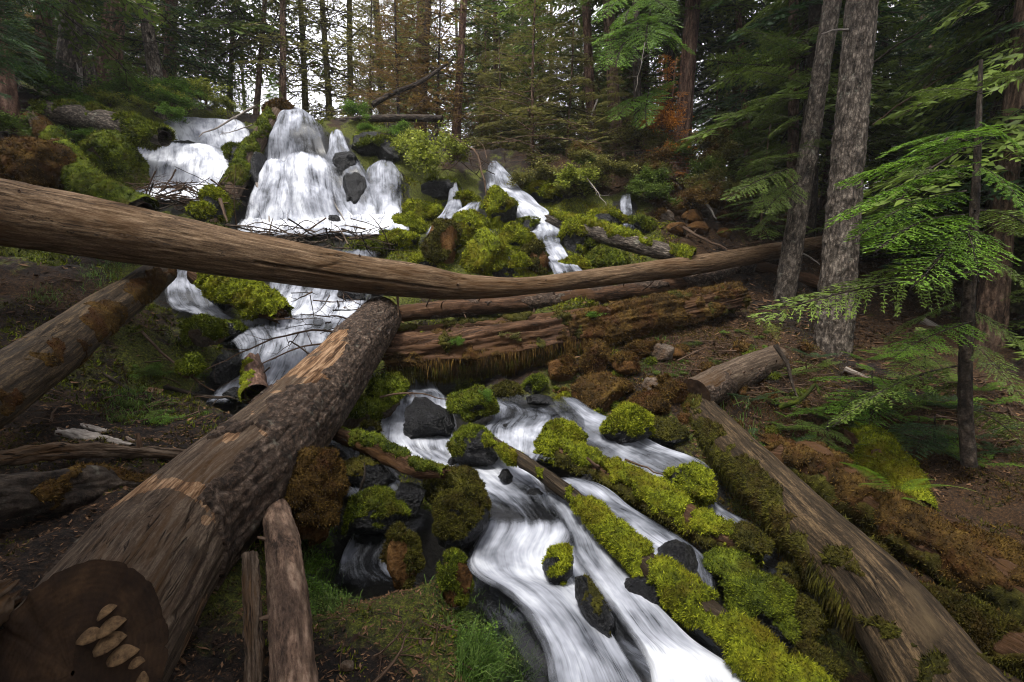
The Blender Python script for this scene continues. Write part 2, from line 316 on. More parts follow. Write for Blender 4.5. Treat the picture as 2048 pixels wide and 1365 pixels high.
# ------------------------------------------------------------------ water layout (rows across the flow, upstream first)
# each row: left (u, v, D), right (u, v, D), foam ; build() makes the sheet, ground() keeps the bed under it
FALLS = {
 'main': dict(bulge=.16, rows=[
    ((556, 232, 10.2), (618, 228, 10.2), .45), ((545, 238, 9.75), (640, 240, 9.75), (.6, .6, .3)), ((535, 265, 9.5), (655, 268, 9.5), (.65, .5, .1)), ((524, 310, 9.35), (672, 312, 9.35), (.6, .45, -.05)), ((515, 352, 9.15), (684, 352, 9.2), .75)]),
 'main_low_left': dict(bulge=.14, rows=[
    ((516, 330, 9.25), (612, 330, 9.2), .45), ((505, 352, 9.0), (622, 350, 8.95), .75), ((494, 395, 8.75), (618, 395, 8.7), .65), ((484, 440, 8.5), (612, 440, 8.45), .75), ((478, 462, 8.15), (606, 464, 8.15), .95)]),
 'main_low_mid': dict(bulge=.20, rows=[
    ((566, 318, 9.2), (660, 322, 9.2), .45), ((560, 345, 8.95), (670, 348, 8.95), .85), ((566, 395, 8.68), (676, 395, 8.7), .62), ((566, 440, 8.42), (690, 440, 8.45), .75), ((560, 464, 8.1), (705, 464, 8.15), .95)]),
 'main_low_right': dict(bulge=.06, rows=[
    ((640, 352, 9.1), (690, 352, 9.15), .3), ((640, 385, 8.9), (712, 382, 8.95), .45), ((650, 425, 8.65), (730, 425, 8.7), .55), ((655, 455, 8.3), (745, 455, 8.35), .85)]),
 'main_side': dict(bulge=.05, rows=[
    ((662, 262, 9.9), (684, 262, 9.9), .5), ((652, 300, 9.5), (700, 296, 9.5), .5), ((645, 330, 9.3), (722, 322, 9.3), .45), ((650, 370, 9.0), (742, 360, 9.05), .3),
    ((662, 410, 8.75), (752, 400, 8.8), .5), ((670, 445, 8.5), (760, 440, 8.5), .85)]),
 'main_right': dict(bulge=.12, rows=[
    ((745, 335, 9.5), (795, 330, 9.5), .45), ((728, 350, 9.3), (803, 345, 9.3), .5), ((722, 385, 9.05), (806, 385, 9.05), .5), ((716, 425, 8.75), (808, 425, 8.75), .65), ((712, 440, 8.5), (812, 440, 8.5), .9)]),
 'main_pool': dict(bulge=0, rows=[
    ((480, 434, 8.6), (812, 428, 8.6), .9), ((470, 450, 8.2), (818, 445, 8.2), .95), ((478, 462, 7.9), (812, 462, 7.95), .8), ((560, 472, 7.75), (770, 472, 7.75), .35)]),
 'left_top': dict(bulge=.08, rows=[
    ((322, 240, 10.6), (492, 244, 10.6), .35), ((318, 250, 10.3), (498, 256, 10.2), .5), ((330, 275, 10.0), (500, 285, 9.95), .65), ((350, 300, 9.8), (490, 310, 9.7), .65), ((370, 320, 9.5), (480, 335, 9.4), .85)]),
 'left_low': dict(bulge=.15, rows=[
    ((262, 294, 9.5), (470, 300, 9.5), .35), ((252, 308, 9.3), (478, 312, 9.3), .6), ((248, 335, 9.05), (480, 335, 9.05), .62), ((246, 375, 8.75), (470, 370, 8.8), .68), ((240, 392, 8.4), (455, 392, 8.5), .95), ((250, 402, 8.1), (430, 402, 8.1), .6)]),
 'centre_small': dict(bulge=.03, rows=[
    ((901, 362, 9.6), (912, 360, 9.6), .4), ((896, 385, 9.3), (920, 385, 9.3), .5), ((890, 408, 8.9), (925, 408, 8.9), .6), ((865, 445, 8.35), (925, 440, 8.3), .6), ((850, 480, 7.9), (905, 475, 7.9), .25)]),
 'right_top': dict(bulge=.1, rows=[
    ((976, 332, 10.3), (1003, 330, 10.3), .35), ((970, 345, 10.0), (1022, 350, 10.0), .5), ((972, 380, 9.6), (1050, 385, 9.7), .6), ((985, 400, 9.3), (1075, 402, 9.35), .55),
    ((1010, 412, 9.0), (1095, 420, 9.1), .75), ((1030, 440, 8.6), (1125, 445, 8.7), .8), ((1060, 470, 8.2), (1135, 470, 8.25), .6)]),
 'right_low': dict(bulge=.03, rows=[
    ((1060, 462, 8.3), (1130, 462, 8.3), .6), ((1065, 485, 8.0), (1125, 480, 8.05), .4), ((1085, 510, 7.65), (1135, 505, 7.7), .55), ((1100, 530, 7.3), (1160, 530, 7.35), .6), ((1110, 555, 7.0), (1180, 550, 7.05), .4)]),
 'rivulet_middle': dict(bulge=.02, rows=[
    ((962, 455, 7.9), (985, 455, 7.9), .3), ((975, 480, 7.6), (1000, 475, 7.6), .45), ((990, 505, 7.3), (1018, 502, 7.3), .55), ((1003, 525, 7.0), (1025, 522, 7.0), .3)]),
 'rivulet_upper': dict(bulge=.02, rows=[
    ((935, 405, 8.6), (965, 400, 8.6), .4), ((910, 425, 8.3), (955, 425, 8.3), .6), ((860, 450, 8.0), (930, 452, 8.0), .45), ((845, 490, 7.55), (885, 490, 7.6), .3)]),
 'far_right': dict(bulge=.02, rows=[
    ((1240, 388, 9.6), (1262, 388, 9.6), .3), ((1240, 410, 9.3), (1266, 410, 9.3), .45), ((1242, 440, 8.95), (1270, 440, 8.95), .4), ((1245, 462, 8.6), (1275, 462, 8.6), .2)]),
 'mid_left': dict(bulge=.05, rows=[
    ((345, 500, 7.2), (420, 505, 7.2), .4), ((335, 545, 6.9), (425, 550, 6.9), .4), ((325, 585, 6.6), (440, 590, 6.6), .45), ((340, 615, 6.3), (450, 618, 6.3), .6), ((400, 640, 6.0), (480, 640, 6.0), .6)]),
 'mid_right': dict(bulge=.10, rows=[
    ((540, 500, 7.6), (760, 505, 7.6), .5), ((535, 545, 7.1), (755, 550, 7.1), .45), ((528, 585, 6.75), (745, 585, 6.8), .5), ((500, 625, 6.3), (735, 620, 6.4), .85), ((450, 650, 5.95), (720, 645, 6.0), .8)]),
 'mid_low': dict(bulge=.10, rows=[
    ((440, 640, 6.1), (735, 640, 6.1), .8), ((445, 670, 5.8), (720, 672, 5.8), .5), ((470, 700, 5.45), (700, 705, 5.45), .62), ((445, 740, 5.1), (680, 745, 5.1), .6), ((420, 775, 4.75), (640, 785, 4.8), .6), ((405, 800, 4.5), (520, 825, 4.4), .25)]),
 'low_source': dict(bulge=.03, rows=[
    ((760, 745, 5.5), (890, 745, 5.5), .35), ((770, 770, 5.2), (880, 775, 5.2), .45), ((765, 795, 4.95), (905, 800, 4.9), .5), ((750, 830, 4.6), (915, 835, 4.6), .62), ((735, 870, 4.15), (930, 880, 4.15), .75), ((740, 900, 3.9), (960, 915, 3.85), .85)]),
 'low_right_pool': dict(bulge=.02, rows=[
    ((960, 790, 4.85), (1080, 790, 4.9), .1), ((975, 812, 4.65), (1150, 815, 4.65), .25), ((965, 835, 4.45), (1180, 840, 4.45), .3), ((950, 860, 4.15), (1160, 870, 4.2), .5), ((960, 890, 3.85), (1140, 900, 3.9), .7), ((985, 920, 3.65), (1110, 930, 3.65), .5)]),
 'right_branch': dict(bulge=0, rows=[
    ((1080, 800, 4.75), (1150, 792, 4.8), .3), ((1130, 860, 4.35), (1215, 825, 4.55), .5), ((1190, 915, 4.05), (1320, 880, 4.25), .5), ((1290, 965, 3.8), (1420, 925, 3.95), .45), ((1390, 1020, 3.5), (1450, 1010, 3.55), .3), ((1450, 1090, 3.1), (1590, 1090, 3.1), .35), ((1560, 1180, 2.7), (1700, 1180, 2.7), .2)]),
 'low_main': dict(bulge=.0, lift=-.035, rows=[
    ((730, 880, 4.1), (1010, 890, 4.0), .75), ((800, 920, 3.8), (1080, 935, 3.7), .8), ((900, 965, 3.5), (1110, 975, 3.45), .62), ((955, 1010, 3.25), (1150, 1030, 3.15), .15), ((960, 1050, 3.05), (1205, 1065, 2.98), .02),
    ((945, 1068, 2.98), (1230, 1095, 2.85), .6), ((930, 1110, 2.80), (1260, 1140, 2.68), .4), ((935, 1160, 2.55), (1290, 1190, 2.45), .1), ((965, 1230, 2.28), (1380, 1270, 2.2), (-.15, .1, .1)), ((1010, 1300, 2.08), (1480, 1340, 2.0), (-.1, .1, .3)),
    ((1070, 1380, 1.90), (1540, 1420, 1.85), .55), ((1080, 1480, 1.72), (1580, 1500, 1.7), .5)]),
 'low_flow_left': dict(bulge=.035, lift=.03, rows=[
    ((965, 1035, 3.10), (1140, 1048, 3.03), .15), ((955, 1064, 2.98), (1150, 1076, 2.92), .5), ((928, 1110, 2.80), (1135, 1125, 2.75), .5), ((930, 1150, 2.62), (1165, 1178, 2.55), .85), ((1010, 1205, 2.40), (1205, 1240, 2.33), .7), ((1062, 1270, 2.18), (1262, 1310, 2.10), .6),
    ((1090, 1380, 1.9), (1330, 1420, 1.85), .6), ((1100, 1480, 1.72), (1350, 1500, 1.7), .5)]),
 'low_flow_right': dict(bulge=.035, lift=.03, rows=[
    ((1080, 985, 3.32), (1150, 1000, 3.25), .4), ((1125, 1065, 2.96), (1225, 1085, 2.88), .5), ((1150, 1120, 2.74), (1272, 1150, 2.63), .5), ((1192, 1180, 2.50), (1312, 1212, 2.4), .75), ((1250, 1260, 2.24), (1390, 1285, 2.16), .75), ((1285, 1320, 2.06), (1500, 1350, 1.99), 1.0),
    ((1300, 1400, 1.87), (1560, 1430, 1.82), .8), ((1310, 1490, 1.72), (1580, 1500, 1.7), .6)]),
 'low_mid_branch': dict(bulge=.02, rows=[
    ((1090, 960, 3.55), (1170, 955, 3.6), .2), ((1130, 985, 3.4), (1230, 985, 3.45), .45), ((1190, 1030, 3.2), (1290, 1030, 3.25), .5), ((1230, 1080, 2.95), (1380, 1075, 3.0), .55), ((1300, 1130, 2.75), (1430, 1130, 2.8), .5),
    ((1330, 1200, 2.45), (1450, 1230, 2.45), .35), ((1400, 1290, 2.2), (1560, 1320, 2.15), .3), ((1450, 1400, 1.95), (1680, 1440, 1.9), .2)]),
 'left_eddy': dict(bulge=0, rows=[
    ((625, 880, 3.5), (730, 870, 3.9), .3), ((650, 930, 3.3), (745, 935, 3.35), .45), ((690, 990, 3.0), (850, 985, 3.1), .35), ((700, 1050, 2.85), (860, 1040, 2.9), .15), ((670, 1120, 2.6), (790, 1120, 2.6), .22), ((660, 1180, 2.4), (900, 1180, 2.4), .12)]),
}
def patch(rows, nl, na, bulge, seed, amp=.022, lift=0.0):
    Lp = catmull([P(*r[0]) for r in rows], nl); Rp = catmull([P(*r[1]) for r in rows], nl)
    f3 = catmull(np.array([r[2] if isinstance(r[2], tuple) else (r[2],) * 3 for r in rows]), nl)
    a = np.linspace(0, 1, na)[None, :, None]; fo = np.stack([np.interp(a[0, :, 0], [0, .45, 1], f) for f in f3])
    V = Lp[:, None] * (1 - a) + Rp[:, None] * a
    wid = np.linalg.norm(Rp - Lp, axis=1); s = np.concatenate([[0], np.cumsum(np.linalg.norm(np.diff((Lp + Rp) / 2, axis=0), axis=1))])
    U = np.broadcast_to(a[..., 0], V.shape[:2]) * wid.mean() ; S = np.broadcast_to(s[:, None], V.shape[:2])
    Tn = nrm(np.gradient((Lp + Rp) / 2, axis=0)); Ac = nrm(Rp - Lp); N = nrm(np.cross(Ac, -Tn)); N[N[:, 2] < 0] *= -1
    q = np.stack([U * 5, S * .55, np.full_like(U, seed)], -1)
    q2 = np.stack([U * 17, S * .8, np.full_like(U, seed + 3)], -1)
    q3 = np.stack([U * 2.2, S * 2.2, np.full_like(U, seed + 7)], -1)
    d = amp * (.55 * pnoise(q) + .15 * pnoise(q2)) + amp * 2.4 * pnoise(q3)
    arc = 4 * a[..., 0] * (1 - a[..., 0])
    d = d + bulge * arc * (1 - .8 * sstep(.45, 1.0, S / s[-1])) + (.05 * pnoise(np.stack([U * 1.6, S * 1.1, np.full_like(U, seed + 11)], -1)) if bulge >= .1 else 0) - .05 * (1 - np.minimum(1, arc * 2.5))
    V = V + N[:, None] * (d + lift)[..., None]
    e = np.minimum(np.minimum(a[..., 0], 1 - a[..., 0]) * wid[:, None] / np.minimum(.13, .14 * wid)[:, None], 1)
    ln = s[-1]; e2 = np.minimum(np.minimum(S / .10, (ln - S) / .18), 1)
    edge = np.clip(np.minimum(e, e2), 0, 1)
    return V, fo, edge, U, S

# ------------------------------------------------------------------ terrain
ctrl = []
for k, f in FALLS.items():
    V, *_ = patch(f['rows'], 3 * len(f['rows']) // 2 + 1, 5, f['bulge'] * .6, 0, 0)
    for p in V[:, [0, 2, 4]].reshape(-1, 3): ctrl.append(p + np.array([0, .05, -.12]))
for g in """200,700,4.2 100,600,4.6 50,520,5 200,540,5.2 30,350,7.4 150,290,8.3 250,205,9.6 60,215,9.2 400,212,11 300,215,10.2 200,400,7.6 100,420,7
 390,650,5.3 340,700,4.7 300,800,3.6 400,850,3.3 300,880,3.0 100,930,2.5 100,1020,2.1 30,1120,1.75 430,1300,1.75 640,1250,1.95 620,1130,2.35 760,1345,1.72 860,1150,2.25
 830,1080,2.6 900,1250,1.98 960,1330,1.85 600,1000,2.7 560,900,3.2 720,780,4.9 1000,765,5.1 1150,740,5.3 1300,690,5.8 1400,710,5.7 1200,780,4.95 1300,830,4.6 1360,880,4.3 1420,850,4.6
 1560,880,4.8 1500,830,4.9 1700,900,4.7 1800,1000,3.9 1640,960,4.3 2000,1100,3.3 2000,1300,2.5 2040,900,4.2 1900,800,4.6 1750,750,5.5 1665,715,6.3 1450,770,5.2 1500,680,6.1 1550,620,7 1450,560,7.9 1700,610,8
 1450,470,9.4 1330,470,8.8 1350,380,10.3 1500,390,11 1600,460,10 1900,620,8 1800,480,12 2000,520,12 950,530,6.9 880,520,7.1 860,430,8.5 930,370,9.4 830,360,9.6 1040,320,10.4 1150,380,9.8 1200,480,8.4
 1250,550,7.5 1180,570,7.1 900,645,6.8 1000,650,6.9 1200,640,7.2 1350,610,7.8 820,255,10.9 720,240,10.6 680,240,10.7 1050,300,11.5 1200,320,11.5 505,250,10.0 490,330,9.4 1180,930,3.75 1290,990,3.5 1100,1150,2.6 560,470,7.8 430,450,7.7 300,470,7.4
 480,590,6.8 700,470,7.7 780,500,7.3 620,760,4.5 690,850,4.0""".split():
    u, v, D = map(float, g.split(',')); ctrl.append(P(u, v, D))
ctrl += [np.array(p, float) for p in [(-4, 14, 3.3), (-1, 14, 3.2), (3, 14, 3.0), (-8, 14, 5.0), (-14, 12, 5.5), (8, 14, 2.9), (14, 14, 2.4), (-5, 22, 2.4), (2, 22, 2.6), (10, 22, 3.2), (20, 22, 3), (-16, 22, 5.5),
    (0, 40, 2.5), (-30, 40, 6), (30, 40, 3), (-30, 8, 5), (-14, 4, 2.2), (-8, 2, .3), (-4, 0, -.9), (0, -1, -1.6), (0, -6, -1.8), (5, 0, -2.0), (10, 3, -1.6), (16, 8, -.2), (30, 8, 0), (-25, -15, 1), (25, -15, -2), (0, -25, -2), (0, 80, 3), (60, 60, 4), (-60, 60, 8)]]
ctrl = np.array(ctrl)
keep = []
for i, c in enumerate(ctrl):
    if all(np.hypot(*(ctrl[j, :2] - c[:2])) > .10 for j in keep): keep.append(i)
ctrl = ctrl[keep]
A = np.hypot(ctrl[:, None, 0] - ctrl[None, :, 0], ctrl[:, None, 1] - ctrl[None, :, 1]) - np.eye(len(ctrl)) * .05
Wt = np.linalg.solve(np.block([[A, np.ones((len(ctrl), 1))], [np.ones((1, len(ctrl))), np.zeros((1, 1))]]), np.append(ctrl[:, 2], 0))
def H0(x, y):
    x = np.asarray(x, float); y = np.asarray(y, float); z = np.full(x.shape, Wt[-1])
    for (cx, cy, _), wt in zip(ctrl, Wt[:-1]): z = z + wt * np.hypot(x - cx, y - cy)
    return z
wpts = []
for k, f in FALLS.items():
    V, *_ = patch(f['rows'], 14, 6, f['bulge'], 0, 0); wpts.append(V.reshape(-1, 3))
wpts = np.concatenate(wpts)
def wdist(x, y):
    sh = np.shape(x); x = np.ravel(x); y = np.ravel(y); d = np.full(x.shape, 99.0)
    for px, py, _ in wpts: d = np.minimum(d, (x - px) ** 2 + (y - py) ** 2)
    return np.sqrt(d).reshape(sh)
def H(x, y, wd=None):
    z = H0(x, y)
    if wd is None: wd = wdist(x, y)
    k = .25 + .75 * sstep(.1, .5, wd); q = np.stack([x, y, np.zeros_like(x)], -1)
    return z + k * (.10 * fbm(q, 1.3, 3) + .06 * fbm(q, 5, 4, 2))
def hz(x, y): return float(H(np.array([x], float), np.array([y], float))[0])
_rt = np.concatenate([np.arange(.6, 6, .02), np.arange(6, 14, .04), np.arange(14, 50, .2)])
def G(u, v):                                       # the ground seen at a pixel
    d = P(u, v, 1.0); x, y, z = d[0] * _rt, _rt, d[2] * _rt
    below = np.nonzero(z < H(x, y))[0]
    D = _rt[below[0]] if len(below) else 30.0
    return P(u, v, D)
xs = np.concatenate([-9 - np.cumsum(.07 * 1.09 ** np.arange(75))[::-1], np.arange(-9, 9, .05), 9 + np.cumsum(.07 * 1.09 ** np.arange(75))])
ys = np.concatenate([.6 - np.cumsum(.08 * 1.12 ** np.arange(50))[::-1], np.arange(.6, 12, .045), 12 + np.cumsum(.07 * 1.07 ** np.arange(90))])
X, Y = np.meshgrid(xs, ys)
WD = wdist(X, Y); Z = H(X, Y, WD)
q = np.stack([X, Y, Z], -1)
mossm = sstep(.9, .1, WD) * .55 + .12 + .5 * fbm(q, 1.4, 4, 5) + .22 * (X < -1.5) * (Y > 3.5) + .6 * sstep(-.36, -.22, X / Y) * sstep(.30, .18, X / Y) * sstep(6.4, 7.0, Y) * sstep(10.2, 9.2, Y)
rustm = .15 + .5 * fbm(q, .7, 3, 8) + .45 * sstep(.5, 2.5, X) + .1
wetm = sstep(.30, .02, WD) * .8
tm = mesh('ground', q.reshape(-1, 3), grid_faces(len(ys), len(xs)), GROUND, dict(moss=mossm.ravel(), rust=rustm.ravel(), wet=wetm.ravel()))
link('ground', tm, kind='structure')

# ------------------------------------------------------------------ water sheets
for i, (k, f) in enumerate(FALLS.items()):
    r = f['rows']; pix = max(math.hypot(a[0][0] - a[1][0], a[0][1] - a[1][1]) for a in r)
    na = int(min(150, max(24, pix / 2.4))); V, fo, ed, U, S = patch(r, len(r) * 14, na, f['bulge'], i * 3.1, lift=f.get('lift', 0))
    fo = fo + (.22 if k[:5] == 'left_' and k != 'left_eddy' else .0 if k[:5] in ('main', 'main_', 'left_', 'right') and k != 'right_branch' and k != 'left_eddy' else -.06)
    me = mesh('water', V.reshape(-1, 3), grid_faces(*V.shape[:2]), WATER, dict(foam=fo.ravel(), edge=ed.ravel()), np.stack([U.ravel() + i * 5, S.ravel()], -1))
    nm = 'waterfall' if V[0, :, 2].mean() - V[-1, :, 2].mean() > 1.0 else 'stream_water'
    link(nm, me, kind='structure')
# ------------------------------------------------------------------ tubes, shells of moss or bark, tufts
def frame(pts, up=(0, 0, 1)):
    T = nrm(np.gradient(pts, axis=0)); S = nrm(np.cross(T, np.array(up, float))); U = np.cross(S, T); return T, S, U
def tube(path, radii, nl, na, seed=0, rough=.04, rs=1.5, relief=None, up=(0, 0, 1)):
    pts = catmull(path, nl); r = catmull(np.array([[x] * 3 for x in radii]), nl)[:, 0]
    T, S, U = frame(pts, up); th = np.arange(na) / na * 2 * np.pi
    s = np.concatenate([[0], np.cumsum(np.linalg.norm(np.diff(pts, axis=0), axis=1))])
    N = np.cos(th)[None, :, None] * U[:, None] + np.sin(th)[None, :, None] * S[:, None]
    TH, SS = np.meshgrid(th, s); RR = np.broadcast_to(r[:, None], TH.shape)
    lc = np.stack([np.cos(TH) * r.mean(), np.sin(TH) * r.mean(), SS], -1)
    q = lc * np.array([1, 1, .45]) / max(r.mean(), .02) * .5
    d = rough * RR * fbm(q, rs, 4, seed)
    if relief is not None: d = d + relief(TH, SS, lc)
    V = pts[:, None] + N * (RR + d)[..., None]
    return dict(V=V, N=N, lc=lc + seed * 3.3, TH=TH, SS=SS, r=r, pts=pts, T=T, S=S, U=U, L=s[-1])
def blades(Pt, Nn, ln, wd, spread=.8, grav=0.0, seed=0, curve=False):
    g = np.random.default_rng(seed); n = len(Pt); d = nrm(Nn + g.normal(size=(n, 3)) * spread + np.array([0, 0, -grav]))
    L = ln * g.uniform(.5, 1.35, n)[:, None]; sd = nrm(np.cross(d, g.normal(size=(n, 3)))) * wd * g.uniform(.7, 1.3, n)[:, None] * .5
    tv = g.random(n)
    if curve:
        mid = Pt + d * L * .55; tip = Pt + d * L * .85 + np.array([0, 0, -1.0]) * L * g.uniform(.15, .5, n)[:, None]
        V = np.stack([Pt - sd, Pt + sd, mid + sd * .8, tip, mid - sd * .8], 1).reshape(-1, 3); k = np.arange(n)[:, None] * 5
        return V, np.concatenate([k + [0, 1, 2], k + [0, 2, 4], k + [4, 2, 3]]), np.repeat(tv, 5)
    V = np.stack([Pt - sd, Pt + sd, Pt + d * L], 1).reshape(-1, 3); k = np.arange(n)[:, None] * 3
    return V, k + np.array([0, 1, 2]), np.repeat(tv, 3)
def join(parts):                                   # [(V, faces, tv)]
    Vs, Fs, Ts, o = [], {}, [], 0
    for V, Fc, tv in parts:
        Vs.append(V); Ts.append(np.broadcast_to(tv, len(V)))
        for f in (Fc if isinstance(Fc, list) else [Fc]):
            if len(f): Fs.setdefault(f.shape[1], []).append(f + o)
        o += len(V)
    return np.concatenate(Vs), [np.concatenate(x) for x in Fs.values()], np.concatenate(Ts)
def moss_shell(V, N, faces, mask, thick, lump, ntuft, ln, wd, seed, grav=0.0, spread=.8, lc=None):
    V = V.reshape(-1, 3); N = N.reshape(-1, 3); mask = mask.ravel(); q = V
    h = fbm(q, lump, 3, seed) * .5 + (.62 - cells(q, lump * 1.6, seed)) * .9
    W = V + N * (np.where(mask > .02, thick * (.25 + .75 * mask) * (1 + .9 * h), -.012))[:, None]
    fm = mask[faces].max(1) > .05; Fk = faces[fm]
    if not len(Fk): return None
    g = np.random.default_rng(seed); vi = np.unique(Fk); wgt = mask[vi] + .001
    # spread tufts evenly over the kept faces
    ar = np.linalg.norm(np.cross(W[Fk[:, 1]] - W[Fk[:, 0]], W[Fk[:, -1]] - W[Fk[:, 0]]), axis=1) * (mask[Fk].mean(1) > .12)
    if ar.sum() <= 0 or ntuft == 0: parts = [(W, Fk, h * .25 + .4)]
    else:
        fi = g.choice(len(Fk), ntuft, p=ar / ar.sum()); a, b = g.random((2, ntuft, 1))
        f4 = Fk[fi]; p = W[f4[:, 0]] + (W[f4[:, 1]] - W[f4[:, 0]]) * a + (W[f4[:, -1]] - W[f4[:, 0]]) * b * np.where(f4.shape[1] == 3, 1 - a, 1)
        nn = N[f4[:, 0]]; bv, bf, bt = blades(p - nn * .004, nn, ln, wd, spread, grav, seed + 1)
        parts = [(W, Fk, np.clip(h * .3 + .35, 0, 1)), (bv, bf, bt * .9 + .15)]
    return join(parts)
def compact(V, Fs, tv):
    used = np.zeros(len(V), bool)
    for f in Fs: used[f.ravel()] = True
    idx = np.cumsum(used) - 1; return V[used], [idx[f] for f in Fs], tv[used]
def add_moss(root, loc, res, mat, name='moss'):
    if res is None: return
    V, Fs, tv = compact(*res); o = link(name, mesh(name, V - loc, Fs, mat, dict(tv=tv)), root); o['kind'] = 'stuff'; return o

def twig_mesh(pts, r0, r1, nside, seed, lside=.3, na=5, nl=None, wob=.05, up=(0, 0, 1)):
    g = np.random.default_rng(seed); pts = catmull(pts, nl or 14); n = len(pts)
    Ls = np.linalg.norm(pts[-1] - pts[0]); pts = pts + np.stack([pnoise(np.stack([np.linspace(0, 5, n), np.full(n, seed + k * 9.1), np.zeros(n)], -1)) for k in range(3)], -1) * wob * Ls * np.linspace(0, 1, n)[:, None]
    parts = []; lcs = []
    def one(p, a, b, m):
        T, S, U = frame(p, (0.13, .21, .97) if abs(nrm(p[-1] - p[0])[2]) < .9 else (0, 1, 0)); th = np.arange(m) / m * 2 * np.pi
        r = np.linspace(a, b, len(p)); N = np.cos(th)[None, :, None] * U[:, None] + np.sin(th)[None, :, None] * S[:, None]
        V = p[:, None] + N * r[:, None, None]; s = np.linspace(0, 1, len(p)) * np.linalg.norm(p[-1] - p[0])
        lcs.append(np.stack([np.cos(th)[None] * r[:, None], np.sin(th)[None] * r[:, None], np.repeat(s[:, None], m, 1)], -1).reshape(-1, 3))
        parts.append((V.reshape(-1, 3), grid_faces(len(p), m, True), .5))
    one(pts, r0, r1, na)
    for _ in range(nside):
        i = int(g.uniform(.2, .97) * (n - 1)); d = nrm(nrm(pts[-1] - pts[0]) * .6 + g.normal(size=3) * .7); L = lside * Ls * g.uniform(.3, 1.1)
        rr = (r0 + (r1 - r0) * i / n) * .5; t = np.linspace(0, 1, 6)[:, None]
        q = pts[i] + d * L * t + np.cumsum(g.normal(size=(6, 3)) * L * .045, 0) * t + np.array([0, 0, .12]) * L * t * t; one(q, rr, rr * .3, 4)
        if L > .12:
            for _k in range(2):
                j = g.integers(2, 5); d2 = nrm(d + g.normal(size=3) * .7); q2 = q[j] + d2 * L * .4 * np.linspace(0, 1, 4)[:, None]; one(q2, rr * .5, rr * .2, 3)
    V, Fs, tv = join(parts); return V, Fs, np.concatenate(lcs)
def stick(label, px, r0, r1=None, nside=3, seed=0, mat=None, name='dead_branch', group=None, lside=.3, wob=.05, na=5):
    pts = np.array([P(*p) for p in px]); V, Fs, lc = twig_mesh(pts, r0, r1 or r0 * .35, nside, seed, lside, na, wob=wob)
    o = link(name, mesh(name, V - pts[0], Fs, mat or W_TWIG, dict(lc=lc)), None, pts[0]); return tag(o, label, 'branch', group)

def disc(cen, T, U, S, ring, n=14, seed=0, rough=.008, inset=.0):
    # ring: (na,3) rim points; makes a slightly uneven cut face with its own grain coordinates
    na = len(ring); a = np.linspace(1, .02, n)[:, None, None]
    V = cen + (ring[None] - cen) * a
    loc = np.stack([(V - cen) @ U, (V - cen) @ S, 0 * a[..., 0] + np.zeros((n, na))], -1)
    d = fbm(loc, 14, 4, seed) * rough + rough * .6 * pnoise(loc * 60) - inset * sstep(1.0, .86, a[..., 0])
    V = V + T * d[..., None]; return V.reshape(-1, 3), grid_faces(n, na, True), loc.reshape(-1, 3)

